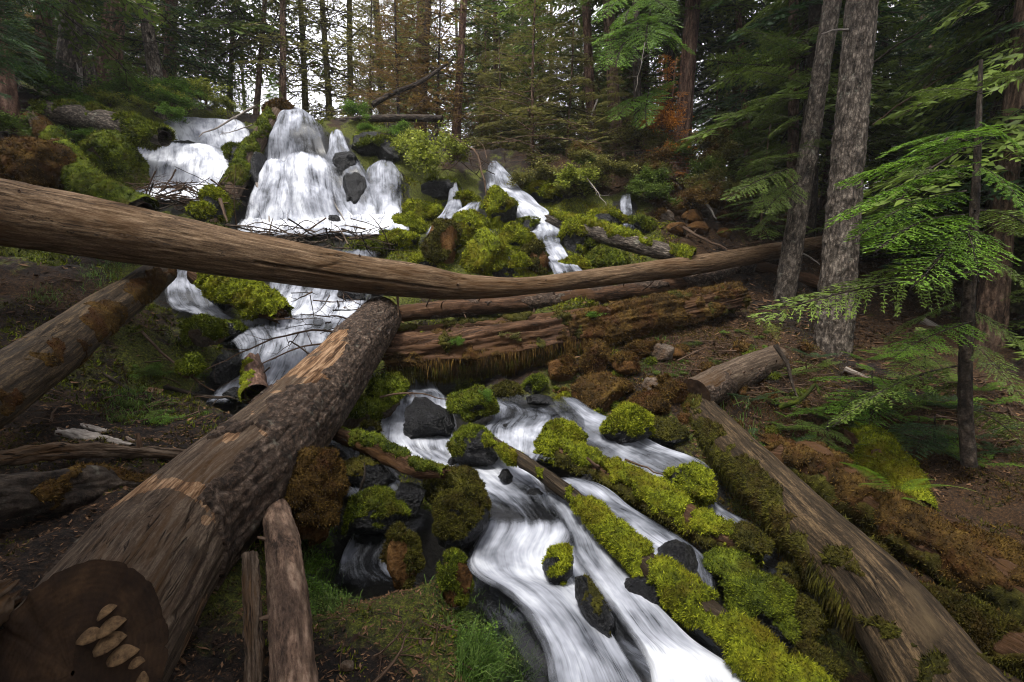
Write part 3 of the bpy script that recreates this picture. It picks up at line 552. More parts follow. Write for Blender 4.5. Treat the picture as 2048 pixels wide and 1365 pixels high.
def log(label, path, radii, mat, nl=160, na=48, seed=0, rough=.06, relief=None, ends='cb', barks=(), mosses=(), stubs=(), group=None, name='fallen_log', cat='log', warm=None, oblique=0):
    pts = np.array([P(*p) for p in path])
    t = tube(pts, radii, nl, na, seed, rough, relief=relief); loc = pts[0].copy(); V = t['V'].copy()
    if oblique:                                    # sawn at a slant: the lower lip of the face sticks out
        V += t['T'][:, None] * (np.cos(t['TH']) * t['r'][:, None] * oblique * sstep(1.0, 0, t['SS']))[..., None]
    if 'x' in ends:                               # splintered: the end rows break off at uneven length
        g = pnoise(np.stack([np.cos(t['TH'][0]) * 2.5, np.sin(t['TH'][0]) * 2.5, np.full(na, seed)], -1)) + .6 * pnoise(np.stack([np.cos(t['TH'][0]) * 8, np.sin(t['TH'][0]) * 8, np.full(na, seed)], -1))
        rows = range(nl - 14, nl) if ends[1] == 'x' else range(0, 14)
        for i in rows:
            k = (i - (nl - 14)) / 13 if ends[1] == 'x' else 1 - i / 13
            sg = 1 if ends[1] == 'x' else -1
            V[i] += (sg * t['T'][i])[None] * (g * .8 * t['r'][i] * k)[:, None] * 1.0
    root = thing(name, label, cat, loc, group)
    tr = link('trunk', mesh('trunk', V.reshape(-1, 3) - loc, grid_faces(nl, na, True), mat, dict(lc=t['lc'].reshape(-1, 3), warm=(warm(t['TH'], t['SS'], t['lc']).ravel() if warm else np.zeros(t['TH'].size)))), root)
    for e, i, sg in ((ends[0], 0, -1), (ends[1], nl - 1, 1)):
        if e in 'cx':
            dv, df, dl = disc(V[i].mean(0), t['T'][i] * sg, t['U'][i], t['S'][i], V[i], 12, seed, .006 if e == 'c' else .03, 0 if e == 'c' else .06)
            link('cut_end' if e == 'c' else 'broken_end', mesh('cut_end', dv - loc, df, CUT if e == 'c' else W_ROT, dict(lc=dl)), root)
    t['V'] = V; t['root'] = root; t['loc'] = loc
    for bm, bmask, th in barks:
        mk = bmask(t['TH'], t['SS'], t['lc']).ravel(); f = grid_faces(nl, na, True); N = t['N'].reshape(-1, 3); lcv = t['lc'].reshape(-1, 3)
        h = (fbm(lcv, 16, 4, seed + 2) * .5 + .6 - cells(lcv * np.array([1, 1, .6]), 22, seed) * .8)
        W = V.reshape(-1, 3) + N * np.where(mk > .5, th * (1 + .55 * h), -.01)[:, None]
        Fk = f[mk[f].max(1) > .5]
        if len(Fk):
            cv, cf, cl = compact(W, [Fk], np.zeros(len(W))); used = np.zeros(len(W), bool); used[Fk.ravel()] = True
            link('bark', mesh('bark', cv - loc, cf, bm, dict(lc=lcv[used])), root)
    for (mm, mmask, th, lump, nt, ln, wd) in mosses:
        add_moss(root, loc, moss_shell(V, t['N'], grid_faces(nl, na, True), mmask(t['TH'], t['SS'], t['lc']), th, lump, nt, ln, wd, seed + 5), mm)
    g = np.random.default_rng(seed + 9)
    for (fr, ang, L, rr) in stubs:
        i = int(fr * (nl - 1)); j = int((ang % (2 * np.pi)) / (2 * np.pi) * na); n0 = t['N'][i, j]
        d = nrm(n0 + g.normal(size=3) * .25); p0 = V[i, j] - n0 * .02
        sv, sf, sl_ = twig_mesh([p0, p0 + d * L * .6, p0 + d * L + g.normal(size=3) * L * .15], rr, rr * .45, 1 if L > .2 else 0, int(g.integers(1e6)), .3, 6, 7)
        link('branch_stub', mesh('branch_stub', sv - loc, sf, W_TWIG, dict(lc=sl_)), root)
    return t
def ns(lc, s, seed=0, o=4): return fbm(lc, s, o, seed)
def topm(a=.2, b=.8, s=3, seed=0, amt=.8, c=0.0):   # moss on the upper side with a ragged edge; c turns it round the log
    return lambda TH, SS, lc: sstep(a, b, np.cos(TH - c) * .6 + .35 + amt * ns(lc, s, seed))

# ---- the big logs
def reliefA(TH, SS, lc): return .010 * ns(lc * np.array([1, 1, .12]), 14, 1) - .012 * sstep(.04, .0, np.abs(ns(lc * np.array([1, 1, .10]), 7, 4, 2)))
def barkA(TH, SS, lc):
    n = ns(lc * np.array([1, 1, .6]), 4.0, 11, 5); th = np.angle(np.exp(1j * TH))   # th > 0 is the stream side
    right = sstep(.55, 1.15, th + .25 * SS - .1) * sstep(.35, .8, SS)
    band = sstep(1.25, 1.6, SS + .30 * th)
    bare = np.exp(-((th + .30) / .75) ** 4 - ((SS - 2.30 + .25 * th) / .72) ** 4)
    left = sstep(-.75, -1.15, th) * .8
    return np.maximum(np.maximum(right, band), left) - 1.3 * bare + .75 * n
tA = log('thick foreground log with sawn end and bracket fungi, bark half peeled off', [(145, 1348, 1.40), (325, 1100, 1.98), (475, 952, 2.5), (632, 793, 3.5), (762, 634, 5.35)],
    [.262, .270, .275, .258, .215], W_GREY, 560, 200, 1, .03, reliefA, 'cb', [(B_WETLOG, barkA, .013)],
    [(MOSS_O, lambda TH, SS, lc: sstep(4.0, 4.7, SS + .5 * ns(lc, 4, 5)) * sstep(.1, .6, np.cos(TH - .6) + .5 * ns(lc, 5, 8)), .01, 20, 3000, .018, .010)],
    oblique=.75, warm=lambda TH, SS, lc: np.clip(sstep(1.3, 1.8, SS) * (.75 + ns(lc, 5, 2)) + .7 * sstep(.25, .5, ns(lc, 4, 12)), 0, 1))
FR = tA['V'][0]; fc = FR.mean(0); FT = nrm(-tA['T'][0] + .75 * tA['U'][0]); FU, FS = nrm(tA['U'][0] + .75 * tA['T'][0]), tA['S'][0]
def shelf(a, b, wdt, dep, thk, tilt, seed):        # a bracket fungus growing out of the cut face
    g = np.random.default_rng(seed); c = fc + FU * (b * .9 + .06) + FS * (a * .9 + .04) - .012 * FT; n, m = 9, 15; fT = nrm(np.array([.12, -1, -.12])); fS = nrm(np.cross(fT, [0, 0, 1.0])); fS = fS if fS[0] > 0 else -fS; fU = np.array([0, 0, 1.0]); th = np.linspace(-np.pi / 2, np.pi / 2, m)
    side = fS * math.cos(tilt) + fU * math.sin(tilt); up = np.cross(fT, side); up = up if up[2] > 0 else -up
    rr = np.linspace(0, 1, n)[:, None]; wob = 1 + .12 * np.array([pnoise(np.array([t * 2.0, seed, 0])) for t in th])
    top = c + side * (np.sin(th) * wob)[None, :, None] * rr[..., None] * wdt * .36 + fT * (np.cos(th) * wob)[None, :, None] * rr[..., None] * dep * 1.1 + up * (thk * 1.4 * (.5 - .9 * rr ** 2))[..., None]
    bot = top - up * (thk * (1 - rr ** 3) * .9 + .002)[..., None]
    V = np.concatenate([top.reshape(-1, 3), bot.reshape(-1, 3)]); f = grid_faces(n, m); f2 = f[:, ::-1] + n * m
    e = np.arange(m - 1) + (n - 1) * m; rim = np.stack([e, e + 1, e + 1 + n * m, e + n * m], 1)
    link('bracket_fungus', mesh('bracket_fungus', V - tA['loc'], np.concatenate([f, f2, rim]), FUNGUS), tA['root'])
for k, (a, b, wd_, dp, tk, tl) in enumerate([(.02, .13, .09, .040, .016, .5), (.045, .085, .13, .055, .02, .35), (-.01, .065, .12, .05, .018, .1), (.05, .035, .14, .06, .022, .25), (.10, -.01, .14, .055, .02, .2),
        (.15, -.045, .08, .035, .015, .2), (.18, -.10, .06, .04, .02, 0), (.10, -.15, .16, .05, .022, -.1), (.17, -.14, .07, .03, .012, .5), (-.13, -.12, .16, .05, .02, .7), (-.17, -.17, .14, .05, .02, .6)]):
    shelf(a, b, wd_, dp, tk, tl, k)

def reliefB(TH, SS, lc):
    n = .007 * ns(lc * np.array([1, 1, .10]), 12, 3)
    c1 = np.abs(np.angle(np.exp(1j * (TH - 1.75 - .04 * SS + .05 * ns(np.stack([SS, SS * 0, SS * 0], -1), 2, 1)))))
    split = -.055 * sstep(.085, .02, c1) * sstep(2.2, 2.35, SS) * sstep(4.3, 3.9, SS)
    c2 = np.abs(np.angle(np.exp(1j * (TH - 1.15 + .10 * SS))))
    fine = -.010 * sstep(.03, .005, c2) * sstep(.2, .5, SS) * sstep(3.6, 3, SS)
    return n + split + fine - .012 * sstep(.022, .0, np.abs(ns(lc * np.array([1, 1, .07]), 5, 9, 2)))
B_PATH = [(-120, 403, 3.9), (0, 425, 4.0), (240, 465, 4.25), (468, 507, 4.6), (700, 545, 5.1), (850, 564, 5.5), (930, 574, 5.75), (1050, 573, 6.1), (1200, 555, 6.6), (1380, 532, 7.3), (1560, 501, 8.2), (1650, 482, 8.8)]
tB = log('long bleached barkless log spanning the whole creek in front of the falls', B_PATH, [.278, .272, .252, .226, .200, .185, .150, .112, .125, .145, .135, .10], W_TAN, 900, 110, 2, .035, reliefB, 'bb', [], [], [(f, a_, .035, .022) for f, a_ in ((.12, .9), (.3, 1.9), (.37, .6), (.52, 1.5), (.66, 1.0), (.8, 1.7))])
tC = log('dark wet log at the left edge with rusty moss on its upper end', [(-260, 930, 1.75), (-60, 815, 2.25), (100, 708, 3.0), (210, 625, 3.8), (322, 545, 4.9)], [.150, .152, .158, .152, .135], W_BROWN, 360, 110, 3, .04,
    lambda TH, SS, lc: .006 * ns(lc * np.array([1, 1, .15]), 12, 4), 'bc', [],
    [(MOSS_O, lambda TH, SS, lc: sstep(.55, .75, ns(lc, 2.6, 6) * .9 + .25 * np.cos(TH - .9) + .30 * sstep(2.0, 3.0, SS) + .42 * sstep(.6, .95, np.sin(TH + .5))), .006, 20, 12000, .013, .007)])
tD = log('slender bark covered log with dead branch stubs just below the long pale log', [(800, 628, 6.3), (900, 617, 6.5), (1050, 607, 6.75), (1200, 592, 7.1), (1350, 572, 7.6), (1480, 540, 8.2), (1570, 508, 8.8), (1650, 480, 9.3)],
    [.105, .115, .12, .125, .125, .115, .10, .07], W_ROT, 420, 44, 4, .07, lambda TH, SS, lc: .010 * ns(lc, 9, 4), 'xb', [(B_WETLOG, lambda TH, SS, lc: .62 + 1.3 * ns(lc * np.array([1, 1, .5]), 2.5, 3) - .5 * sstep(1.6, .6, SS) * 1, .009)], [],
    [(f, 1.6 + .9 * math.sin(f * 50), .10 + .16 * abs(math.sin(f * 91)), .011) for f in (.08, .12, .17, .2, .3, .34, .42, .47, .5, .55, .6, .64, .7, .78, .84)] + [(f, .1, .14, .009) for f in (.25, .45, .53, .66, .75)])
def reliefE(TH, SS, lc):
    g = ns(lc * np.array([1, 1, .10]), 8, 5, 4); hollow = -.11 * sstep(.50, .1, np.abs(np.angle(np.exp(1j * (TH - .55))))) * sstep(1.3, .1, SS)
    shf = np.abs(np.angle(np.exp(1j * (TH - 1.05 + .12 * SS)))); return .045 * g + .018 * ns(lc * np.array([1, 1, .15]), 20, 2, 3) + hollow - .045 * sstep(.13, .03, shf) * sstep(.3, .6, SS) + .02 * sstep(.02, .0, np.abs(g))
E_PATH = [(778, 712, 5.15), (900, 702, 5.3), (1050, 682, 5.55), (1200, 655, 5.9), (1350, 622, 6.4), (1480, 592, 6.9)]
tE = log('massive rotten reddish log, hollow and splintered at the left, moss hanging beneath', E_PATH, [.215, .235, .24, .235, .205, .16], W_ROT, 520, 150, 5, .10, reliefE, 'xb', [],
    [(MOSS_O, lambda TH, SS, lc: sstep(.42, .75, ns(lc, 2.2, 5) * .9 + .22 + .5 * sstep(1.9, 2.6, SS) - .32 * sstep(.2, .9, np.cos(TH - .5)) * (SS < 2)), .030, 9, 16000, .035, .010),
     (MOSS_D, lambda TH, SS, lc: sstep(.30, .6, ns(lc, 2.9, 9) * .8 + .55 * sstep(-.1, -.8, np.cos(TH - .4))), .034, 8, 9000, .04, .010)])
def hanging(t, n, seed, th0, th1, s0, s1, ln, wd, mat):
    g = np.random.default_rng(seed); nl, na = t['TH'].shape
    clump = g.uniform(s0, s1, 34); s = g.choice(clump, n) + g.normal(size=n) * .045
    i = np.clip((s / t['L'] * (nl - 1)).astype(int), 0, nl - 1); j = (g.uniform(th0, th1, n) / (2 * np.pi) * na).astype(int) % na
    p = t['V'][i, j]; nn = t['N'][i, j]; bv, bf, bt = blades(p, nn * .25, ln, wd, .22, 1.4, seed, True)
    o = link('hanging_moss', mesh('hanging_moss', bv - t['loc'], bf, mat, dict(tv=bt)), t['root']); o['kind'] = 'stuff'
hanging(tE, 4200, 3, 1.9, 3.5, .05, 2.9, .10, .010, MOSS_D); hanging(tE, 5000, 4, 1.5, 2.6, .4, 3.0, .09, .009, MOSS_O); 
tF = log('smooth brown log running down the right foreground, mossy on its stream side', [(1385, 806, 4.95), (1446, 872, 4.25), (1594, 1028, 2.98), (1750, 1188, 2.20), (1872, 1358, 1.77), (1965, 1490, 1.5)], [.165, .172, .178, .188, .200, .212], W_BROWN, 460, 150, 6, .035,
    lambda TH, SS, lc: .006 * ns(lc * np.array([1, 1, .2]), 14, 4), 'xb', [],
    [(MOSS_D, lambda TH, SS, lc: sstep(.50, .72, ns(lc, 3.4, 3) * .8 + .9 * sstep(.15, .8, np.sin(TH)) * sstep(3.4, 1.8, SS) + .05), .02, 10, 15000, .03, .009)])
hanging(tF, 5000, 8, 1.3, 2.6, .1, 2.3, .08, .008, MOSS_D)
log('slim rotten log lying along the top edge of the massive rotten log', [(785, 664, 5.5), (950, 650, 5.7), (1150, 628, 6.1), (1340, 598, 6.6)], [.04, .055, .055, .04], W_ROT, 200, 30, 51, .25, lambda TH, SS, lc: .01 * ns(lc * np.array([1, 1, .2]), 14, 4), 'xb', [], [(MOSS_D, topm(.7, .95, 3, 2, 1.2), .02, 9, 2500, .025, .009)])
log('short cut log resting above the right foreground log, dark sawn end', [(1388, 792, 4.75), (1460, 755, 5.2), (1552, 716, 5.8)], [.175, .17, .155], W_GREY, 130, 64, 7, .05, lambda TH, SS, lc: .006 * ns(lc, 14, 4), 'cb', [(B_WETLOG, lambda TH, SS, lc: .5 + ns(lc, 2, 2) - .7 * np.cos(TH), .008)], [], [(f, .6 + f, .05, .014) for f in (.35, .5, .6, .68, .75, .85)])
MY = lambda a, b, s, sd, th=.03, nt=5000, ln=.022, wd=.009, m=MOSS_Y, amt=.8: (m, topm(a, b, s, sd, amt), th, 11, nt, ln, wd)
log('bright moss covered log snaking down the middle of the lower cascade', [(975, 878, 3.75), (1050, 925, 3.45), (1160, 1005, 3.0), (1250, 1088, 2.68), (1330, 1160, 2.42), (1450, 1260, 2.12), (1620, 1400, 1.8), (1700, 1480, 1.65)], [.04, .048, .052, .062, .072, .080, .09, .10], W_WET, 420, 64, 8, .12, None, 'cb', [],
    [(MOSS_Y, lambda TH, SS, lc: sstep(.42, .68, np.cos(TH - .5) * .5 + .42 + 1.4 * ns(lc, 3.5, 4) - .9 * sstep(.30, .42, SS) * sstep(1.15, .95, SS)), .028, 16, 22000, .022, .007)])
log('mossy log lying across the stream between its two lower branches', [(1085, 885, 3.9), (1150, 912, 3.75), (1260, 965, 3.5), (1360, 1025, 3.2), (1440, 1068, 3.0), (1530, 1105, 2.85)], [.06, .080, .088, .085, .07, .045], W_ROT, 260, 60, 9, .15, None, 'xb', [],
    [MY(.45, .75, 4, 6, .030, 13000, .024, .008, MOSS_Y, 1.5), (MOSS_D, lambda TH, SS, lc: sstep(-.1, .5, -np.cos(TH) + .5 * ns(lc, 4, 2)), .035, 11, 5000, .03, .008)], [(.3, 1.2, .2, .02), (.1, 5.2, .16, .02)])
log('broken splintered plank wedged between the wet black boulders', [(672, 868, 3.35), (760, 900, 3.15), (830, 935, 3.0), (888, 948, 2.95)], [.05, .062, .055, .03], W_ROT, 120, 36, 10, .25, lambda TH, SS, lc: .012 * ns(lc * np.array([1, 1, .1]), 14, 4), 'xx', [], [MY(.62, .9, 4, 3, .02, 2500, .02, .008, MOSS_G)])
log('narrow grey brown pole log at the bottom left, beside the thick log', [(540, 975, 2.75), (563, 1080, 2.08), (578, 1220, 1.68), (588, 1380, 1.42), (592, 1480, 1.3)], [.068, .070, .072, .073, .073], B_BROWN, 320, 60, 11, .06, lambda TH, SS, lc: .003 * ns(lc, 30, 4), 'cb', [], [], [(.25, 1.5, .06, .012), (.52, 1.4, .05, .014)])
log('thin weathered board standing beside the bottom left pole log', [(500, 1112, 1.86), (505, 1240, 1.62), (508, 1400, 1.42)], [.028, .030, .032], W_GREY, 160, 28, 12, .3, lambda TH, SS, lc: .006 * ns(lc * np.array([1, 1, .1]), 30, 4), 'cb')
log('dark log jutting from the left bank with thick green moss over its tip', [(90, 222, 8.9), (170, 235, 8.8), (240, 252, 8.6), (330, 278, 8.3)], [.16, .18, .19, .12], B_GREY, 130, 44, 13, .1, None, 'xb', [], [(MOSS_G, lambda TH, SS, lc: sstep(.4, .8, np.cos(TH) * .4 + ns(lc, 2, 3) + .8 * sstep(1.4, 2.1, SS)), .06, 6, 6000, .06, .02)])
log('leaning mossy snag between the left falls and the tallest fall', [(556, 232, 9.9), (520, 275, 9.4), (490, 330, 9.0), (462, 385, 8.6), (440, 425, 8.3), (425, 455, 8.0)], [.16, .15, .15, .15, .12, .10], W_GREY, 150, 40, 14, .15, None, 'xx', [], [MY(.6, .85, 3.4, 4, .045, 5000, .04, .015, MOSS_G, 1.2)])
log('rusty moss covered log sliding down the left bank beside the domed boulder', [(68, 238, 8.2), (110, 290, 7.8), (150, 345, 7.3), (210, 390, 6.9), (290, 425, 6.6)], [.12, .15, .16, .16, .13], W_GREY, 140, 40, 15, .12, None, 'cb', [], [(MOSS_O, lambda TH, SS, lc: sstep(.3, .7, .5 + ns(lc, 2, 3)) * (SS < 1.4), .03, 8, 2500, .03, .012), (MOSS_G, lambda TH, SS, lc: sstep(.2, .6, .3 + ns(lc, 3, 2) + (SS - 1.1)), .07, 7, 6000, .04, .015)])
log('slim mossy log slanting right beneath the small right fall', [(1100, 437, 8.6), (1180, 462, 8.1), (1270, 488, 7.7), (1385, 520, 7.3)], [.10, .14, .14, .11], B_GREY, 150, 40, 16, .12, None, 'xb', [], [MY(.55, .8, 2.2, 9, .05, 5000, .04, .014)])
log('mossy log lobed with cushions poking out below the long pale log', [(395, 545, 6.2), (450, 575, 6.1), (510, 605, 5.95), (565, 635, 5.85)], [.16, .17, .17, .09], W_ROT, 110, 44, 17, .2, None, 'bx', [], [MY(.1, .5, 3, 9, .07, 9000, .035, .012)])
log('brown bark covered log end standing in the white water left of the thick log', [(515, 790, 4.2), (512, 770, 4.5), (508, 745, 4.9), (505, 720, 5.2)], [.10, .10, .095, .08], B_RED, 70, 40, 18, .1, None, 'bx', [], [(MOSS_Y, lambda TH, SS, lc: sstep(.6, .9, -np.sin(TH) * .7 + ns(lc, 4, 4)), .03, 9, 900, .02, .009)])
log('weathered grey driftwood with torn tip on the left foreground soil', [(-30, 925, 2.15), (90, 905, 2.35), (200, 900, 2.5), (290, 905, 2.6), (370, 912, 2.7)], [.036, .040, .036, .032, .022], W_GREY, 150, 40, 19, .35, lambda TH, SS, lc: .010 * ns(lc * np.array([1, 1, .12]), 24, 4), 'bx', [], [], [(.72, .3, .09, .018)])
log('split grey wood splinter lying behind the driftwood on the soil', [(115, 862, 2.75), (180, 875, 2.75), (265, 893, 2.7)], [.018, .03, .016], W_PALE, 70, 22, 20, .5, None, 'xb', name='wood_splinter', cat='wood')
log('short grey wood splinter crossing above the other one on the soil', [(165, 850, 2.95), (220, 870, 2.9), (272, 886, 2.85)], [.014, .022, .012], W_PALE, 60, 20, 21, .5, None, 'xb', name='wood_splinter', cat='wood')
log('decayed mossy trunk lying half sunk left of the thick foreground log', [(-150, 1010, 1.7), (60, 985, 2.05), (200, 975, 2.35), (330, 975, 2.6)], [.08, .09, .09, .07], B_DARK, 200, 70, 22, .25, lambda TH, SS, lc: .02 * ns(lc * np.array([1, 1, .2]), 9, 4), 'bx', [], [(MOSS_O, lambda TH, SS, lc: sstep(.5, .8, .3 + ns(lc, 4, 3)), .015, 14, 3500, .02, .007)])
log('pale fallen log behind the base of the big right trunk', [(1555, 705, 6.9), (1650, 708, 6.8), (1750, 716, 6.6), (1830, 722, 6.4)], [.085, .085, .08, .07], W_PALE, 110, 32, 23, .08, None, 'cc')
log('short brown log propped behind the leaning trunk on the right slope', [(1490, 528, 8.3), (1570, 548, 8.3), (1655, 572, 8.2)], [.10, .11, .10], W_ROT, 80, 32, 24, .12, None, 'xb')
for k, (a, b, r_, lb) in enumerate([((1690, 562, 9.0), (1915, 660, 8.0), .055, 'uppermost whitish fallen pole in the dark hollow right of the big trunk'), ((1700, 590, 8.2), (1860, 650, 7.6), .045, 'middle whitish fallen pole in the dark hollow right of the big trunk'),
        ((1845, 640, 7.4), (1990, 720, 6.8), .05, 'mottled white birch-like pole lying below the curved trunk foot'), ((1690, 738, 5.6), (1790, 772, 5.2), .03, 'shortest pale pole under the fern-like hemlock sprays right of the big trunk')]):
    m_ = tuple((x + y) / 2 + (4 if i == 1 else 0) for i, (x, y) in enumerate(zip(a, b))); log(lb, [a, m_, b], [r_, r_ * .9, r_ * .7], W_PALE, 60, 20, 25 + k, .12, None, 'bb')
for k, (pth, rd, m1, lb) in enumerate([
    ([(1525, 905, 4.1), (1620, 930, 3.9), (1740, 1010, 3.5), (1900, 1110, 3.0), (2080, 1220, 2.6)], [.14, .17, .17, .16, .15], MOSS_O, 'broad rusty moss log right behind the smooth right foreground log'),
    ([(1700, 1000, 3.9), (1830, 1050, 3.7), (1960, 1110, 3.4), (2120, 1190, 3.1)], [.13, .15, .15, .14], MOSS_O, 'second mossy log uphill at the right edge, under the fern'),
    ([(1730, 890, 4.7), (1760, 930, 4.4), (1790, 985, 4.1), (1830, 1040, 3.8)], [.20, .24, .22, .16], MOSS_Y, 'stout yellow mossy log end under the hemlock sprays at the right'),
    ([(1790, 1190, 2.75), (1900, 1230, 2.6), (2090, 1330, 2.3)], [.07, .09, .09], MOSS_D, 'lowest dark mossy log at the right edge of the place')]):
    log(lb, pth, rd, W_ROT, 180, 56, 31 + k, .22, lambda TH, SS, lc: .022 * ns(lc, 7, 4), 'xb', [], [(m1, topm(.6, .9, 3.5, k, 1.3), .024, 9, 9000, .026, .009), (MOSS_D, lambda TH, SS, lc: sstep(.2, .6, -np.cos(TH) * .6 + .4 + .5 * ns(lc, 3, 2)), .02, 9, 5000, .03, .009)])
log('dark charred log end on top of the lip right of the tallest fall', [(640, 248, 10.6), (720, 240, 10.7), (800, 236, 10.8), (885, 238, 10.6)], [.07, .075, .075, .07], B_DARK, 80, 24, 40, .1, None, 'bc')
log('fallen sapling leaning up from the lip towards the rusty hemlocks', [(745, 210, 11.2), (790, 185, 11.4), (840, 165, 11.6), (905, 120, 12.0)], [.06, .055, .05, .03], B_DARK, 60, 16, 41, .1, None, 'bb')

# ------------------------------------------------------------------ rocks
import bmesh
_ico = {}
def ico(k):
    if k not in _ico:
        b = bmesh.new(); bmesh.ops.create_icosphere(b, subdivisions=k, radius=1); b.verts.ensure_lookup_table()
        _ico[k] = (np.array([v.co[:] for v in b.verts]), np.array([[v.index for v in f.verts] for f in b.faces])); b.free()
    return _ico[k]
def rockshape(k, seed, ang, amp=.16):
    V, Fc = ico(k); V = V.copy(); g = np.random.default_rng(seed)
    if ang:
        for _ in range(int(14 * ang) + 3):
            n = nrm(g.normal(size=3)); d = g.uniform(.62, .9); x = V @ n; V = V - n * np.maximum(x - d, 0)[:, None] * .97
    V = V * (1 + amp * fbm(V, 1.3, 3, seed) + .05 * fbm(V, 4, 5, seed + 1))[:, None]
    return V, Fc
def normals(V, Fc):
    fn = np.cross(V[Fc[:, 1]] - V[Fc[:, 0]], V[Fc[:, 2]] - V[Fc[:, 0]]); N = np.zeros_like(V)
    for k in range(3): np.add.at(N, Fc[:, k], fn)
    return nrm(N)
rock_i = [0]
def rock(label, u, v, wpx, hpx, mat, moss=None, amt=0.5, ang=.6, D=None, k=4, nt=2500, group=None, thick=.035, rot=None, name=None, lump=None, tl=None, up=0):
    rock_i[0] += 1; sd = rock_i[0] * 3 + 1; g = np.random.default_rng(sd)
    if D is None: D = G(u, v + hpx * .30)[1]
    c = P(u, v, D); sx = wpx * mpp(D) / 2; sz = hpx * mpp(D) / 2 * 1.05; sy = (sx + sz) / 2 * g.uniform(.85, 1.15); c[1] += sy * .35; c[2] += up
    V, Fc = rockshape(k, sd, ang); V = V / np.abs(V).max(0)
    V = V * np.array([sx, sy, sz]); a = rot if rot is not None else g.uniform(-.15, .15)
    V = V @ np.array([[math.cos(a), 0, math.sin(a)], [0, 1, 0], [-math.sin(a), 0, math.cos(a)]]).T
    o = link(name or ('mossy_boulder' if moss and amt > .5 else 'boulder'), mesh('boulder', V, Fc, mat), None, c); tag(o, label, 'rock', group)
    if moss:
        N = normals(V, Fc); m = sstep(.35, .75, N[:, 2] * .6 - .12 + amt * .62 + .8 * fbm(V + c, 1.2 / max(sx, .08) * .5, 4, sd))
        lp = lump or 2.6 / max(sx, sz)
        add_moss(o, np.zeros(3), moss_shell(V, N, Fc, m, min(thick, sx * .3), lp, nt, tl or .008 + .0045 * D, .004 + .0016 * D, sd), moss)
    return o
rock('angular wet black boulder splitting the white water below the rotten log', 850, 848, 118, 92, R_WET, None, ang=1.2, D=4.15, k=5, rot=.5)
rock('low sloping boulder with green moss patch in midstream, left of the snaking log', 938, 902, 125, 82, R_WET, MOSS_G, .35, .9, D=3.75, k=5, nt=5000, thick=.015, rot=.2)
rock('squat mossy boulder with a leafy seedling on top beside the pool', 942, 820, 92, 68, R_WET, MOSS_G, .9, .3, D=4.3, k=5, nt=7000)
rock('tiny round mossy stone under the mossy ledge left of the black boulder', 738, 866, 36, 38, R_WET, MOSS_D, .8, .3, D=3.9, nt=1500)
rock('glossy black boulder under the splintered plank', 735, 952, 120, 82, R_WET, MOSS_D, .12, .9, D=3.15, k=5, nt=1200, thick=.01)
rock('glossy black stone just left of the two-humped mossy boulder', 812, 1003, 85, 68, R_WET, None, ang=.8, D=2.95, k=5)
rock('small black stone under the edge of the thick foreground log', 662, 918, 62, 50, R_WET, None, ang=.8, D=3.35)
rock('rear hump boulder covered in dark olive moss, behind the round front one', 905, 985, 118, 80, R_WET, MOSS_D, .9, .3, D=3.05, k=5, nt=7000, thick=.02)
rock('big round boulder shaggy with golden green moss in the centre foreground', 915, 1040, 130, 140, R_WET, MOSS_D, .85, .25, D=2.82, k=5, nt=17000, lump=14, thick=.022)
rock('wide dark boulder with a bright green mossy knob at its right end', 742, 1040, 150, 105, R_WET, MOSS_G, .35, .6, D=2.75, k=5, nt=8000, thick=.018)
rock('tall boulder thick with rusty orange moss under the thick foreground log', 622, 1010, 115, 190, R_RUST, MOSS_O, 1.0, .4, D=2.55, k=5, nt=14000)
rock('small dark rock with a bright moss cap inside the lower cascade', 1118, 1140, 62, 85, R_WET, MOSS_Y, .45, .5, D=2.52, k=4, nt=3500, rot=.5, thick=.02)
rock('long wet rock spine trailing below the moss-capped rock in the cascade', 1195, 1235, 60, 165, R_WET, MOSS_D, .1, .6, D=2.22, k=5, nt=500, rot=-.55, thick=.008)
rock('wet black rock at the bottom edge in the gap between mossy log and cascade', 1290, 1215, 90, 120, R_WET, None, ang=.8, D=2.4, k=5, rot=-.4)
rock('wet black rock with white water around it, right of the snaking mossy log', 1368, 1150, 110, 100, R_WET, None, ang=.8, D=2.7, k=5)
rock('flat mossy slab right of the wet black rock', 1460, 1150, 120, 62, R_WET, MOSS_G, .8, .6, D=2.75, k=4, nt=5000)
rock('wide dark green mossy boulder against the smooth right foreground log', 1530, 1245, 170, 150, R_WET, MOSS_G, .85, .3, D=2.35, k=5, nt=12000, thick=.015)
rock('dark mossy stone in the shadow between green slab and smooth right log', 1625, 1250, 90, 80, R_WET, MOSS_D, .8, .4, D=2.35, k=5, nt=6000, thick=.015)
rock('dark wet stone near the bottom edge left of the smooth right log', 1640, 1345, 110, 70, R_WET, MOSS_D, .5, .6, D=2.0, k=5, nt=4000, thick=.012)
rock('dark wet stone in the gap above the wide green boulder', 1590, 1165, 70, 50, R_WET, MOSS_D, .5, .6, D=2.6, nt=2500, thick=.012)
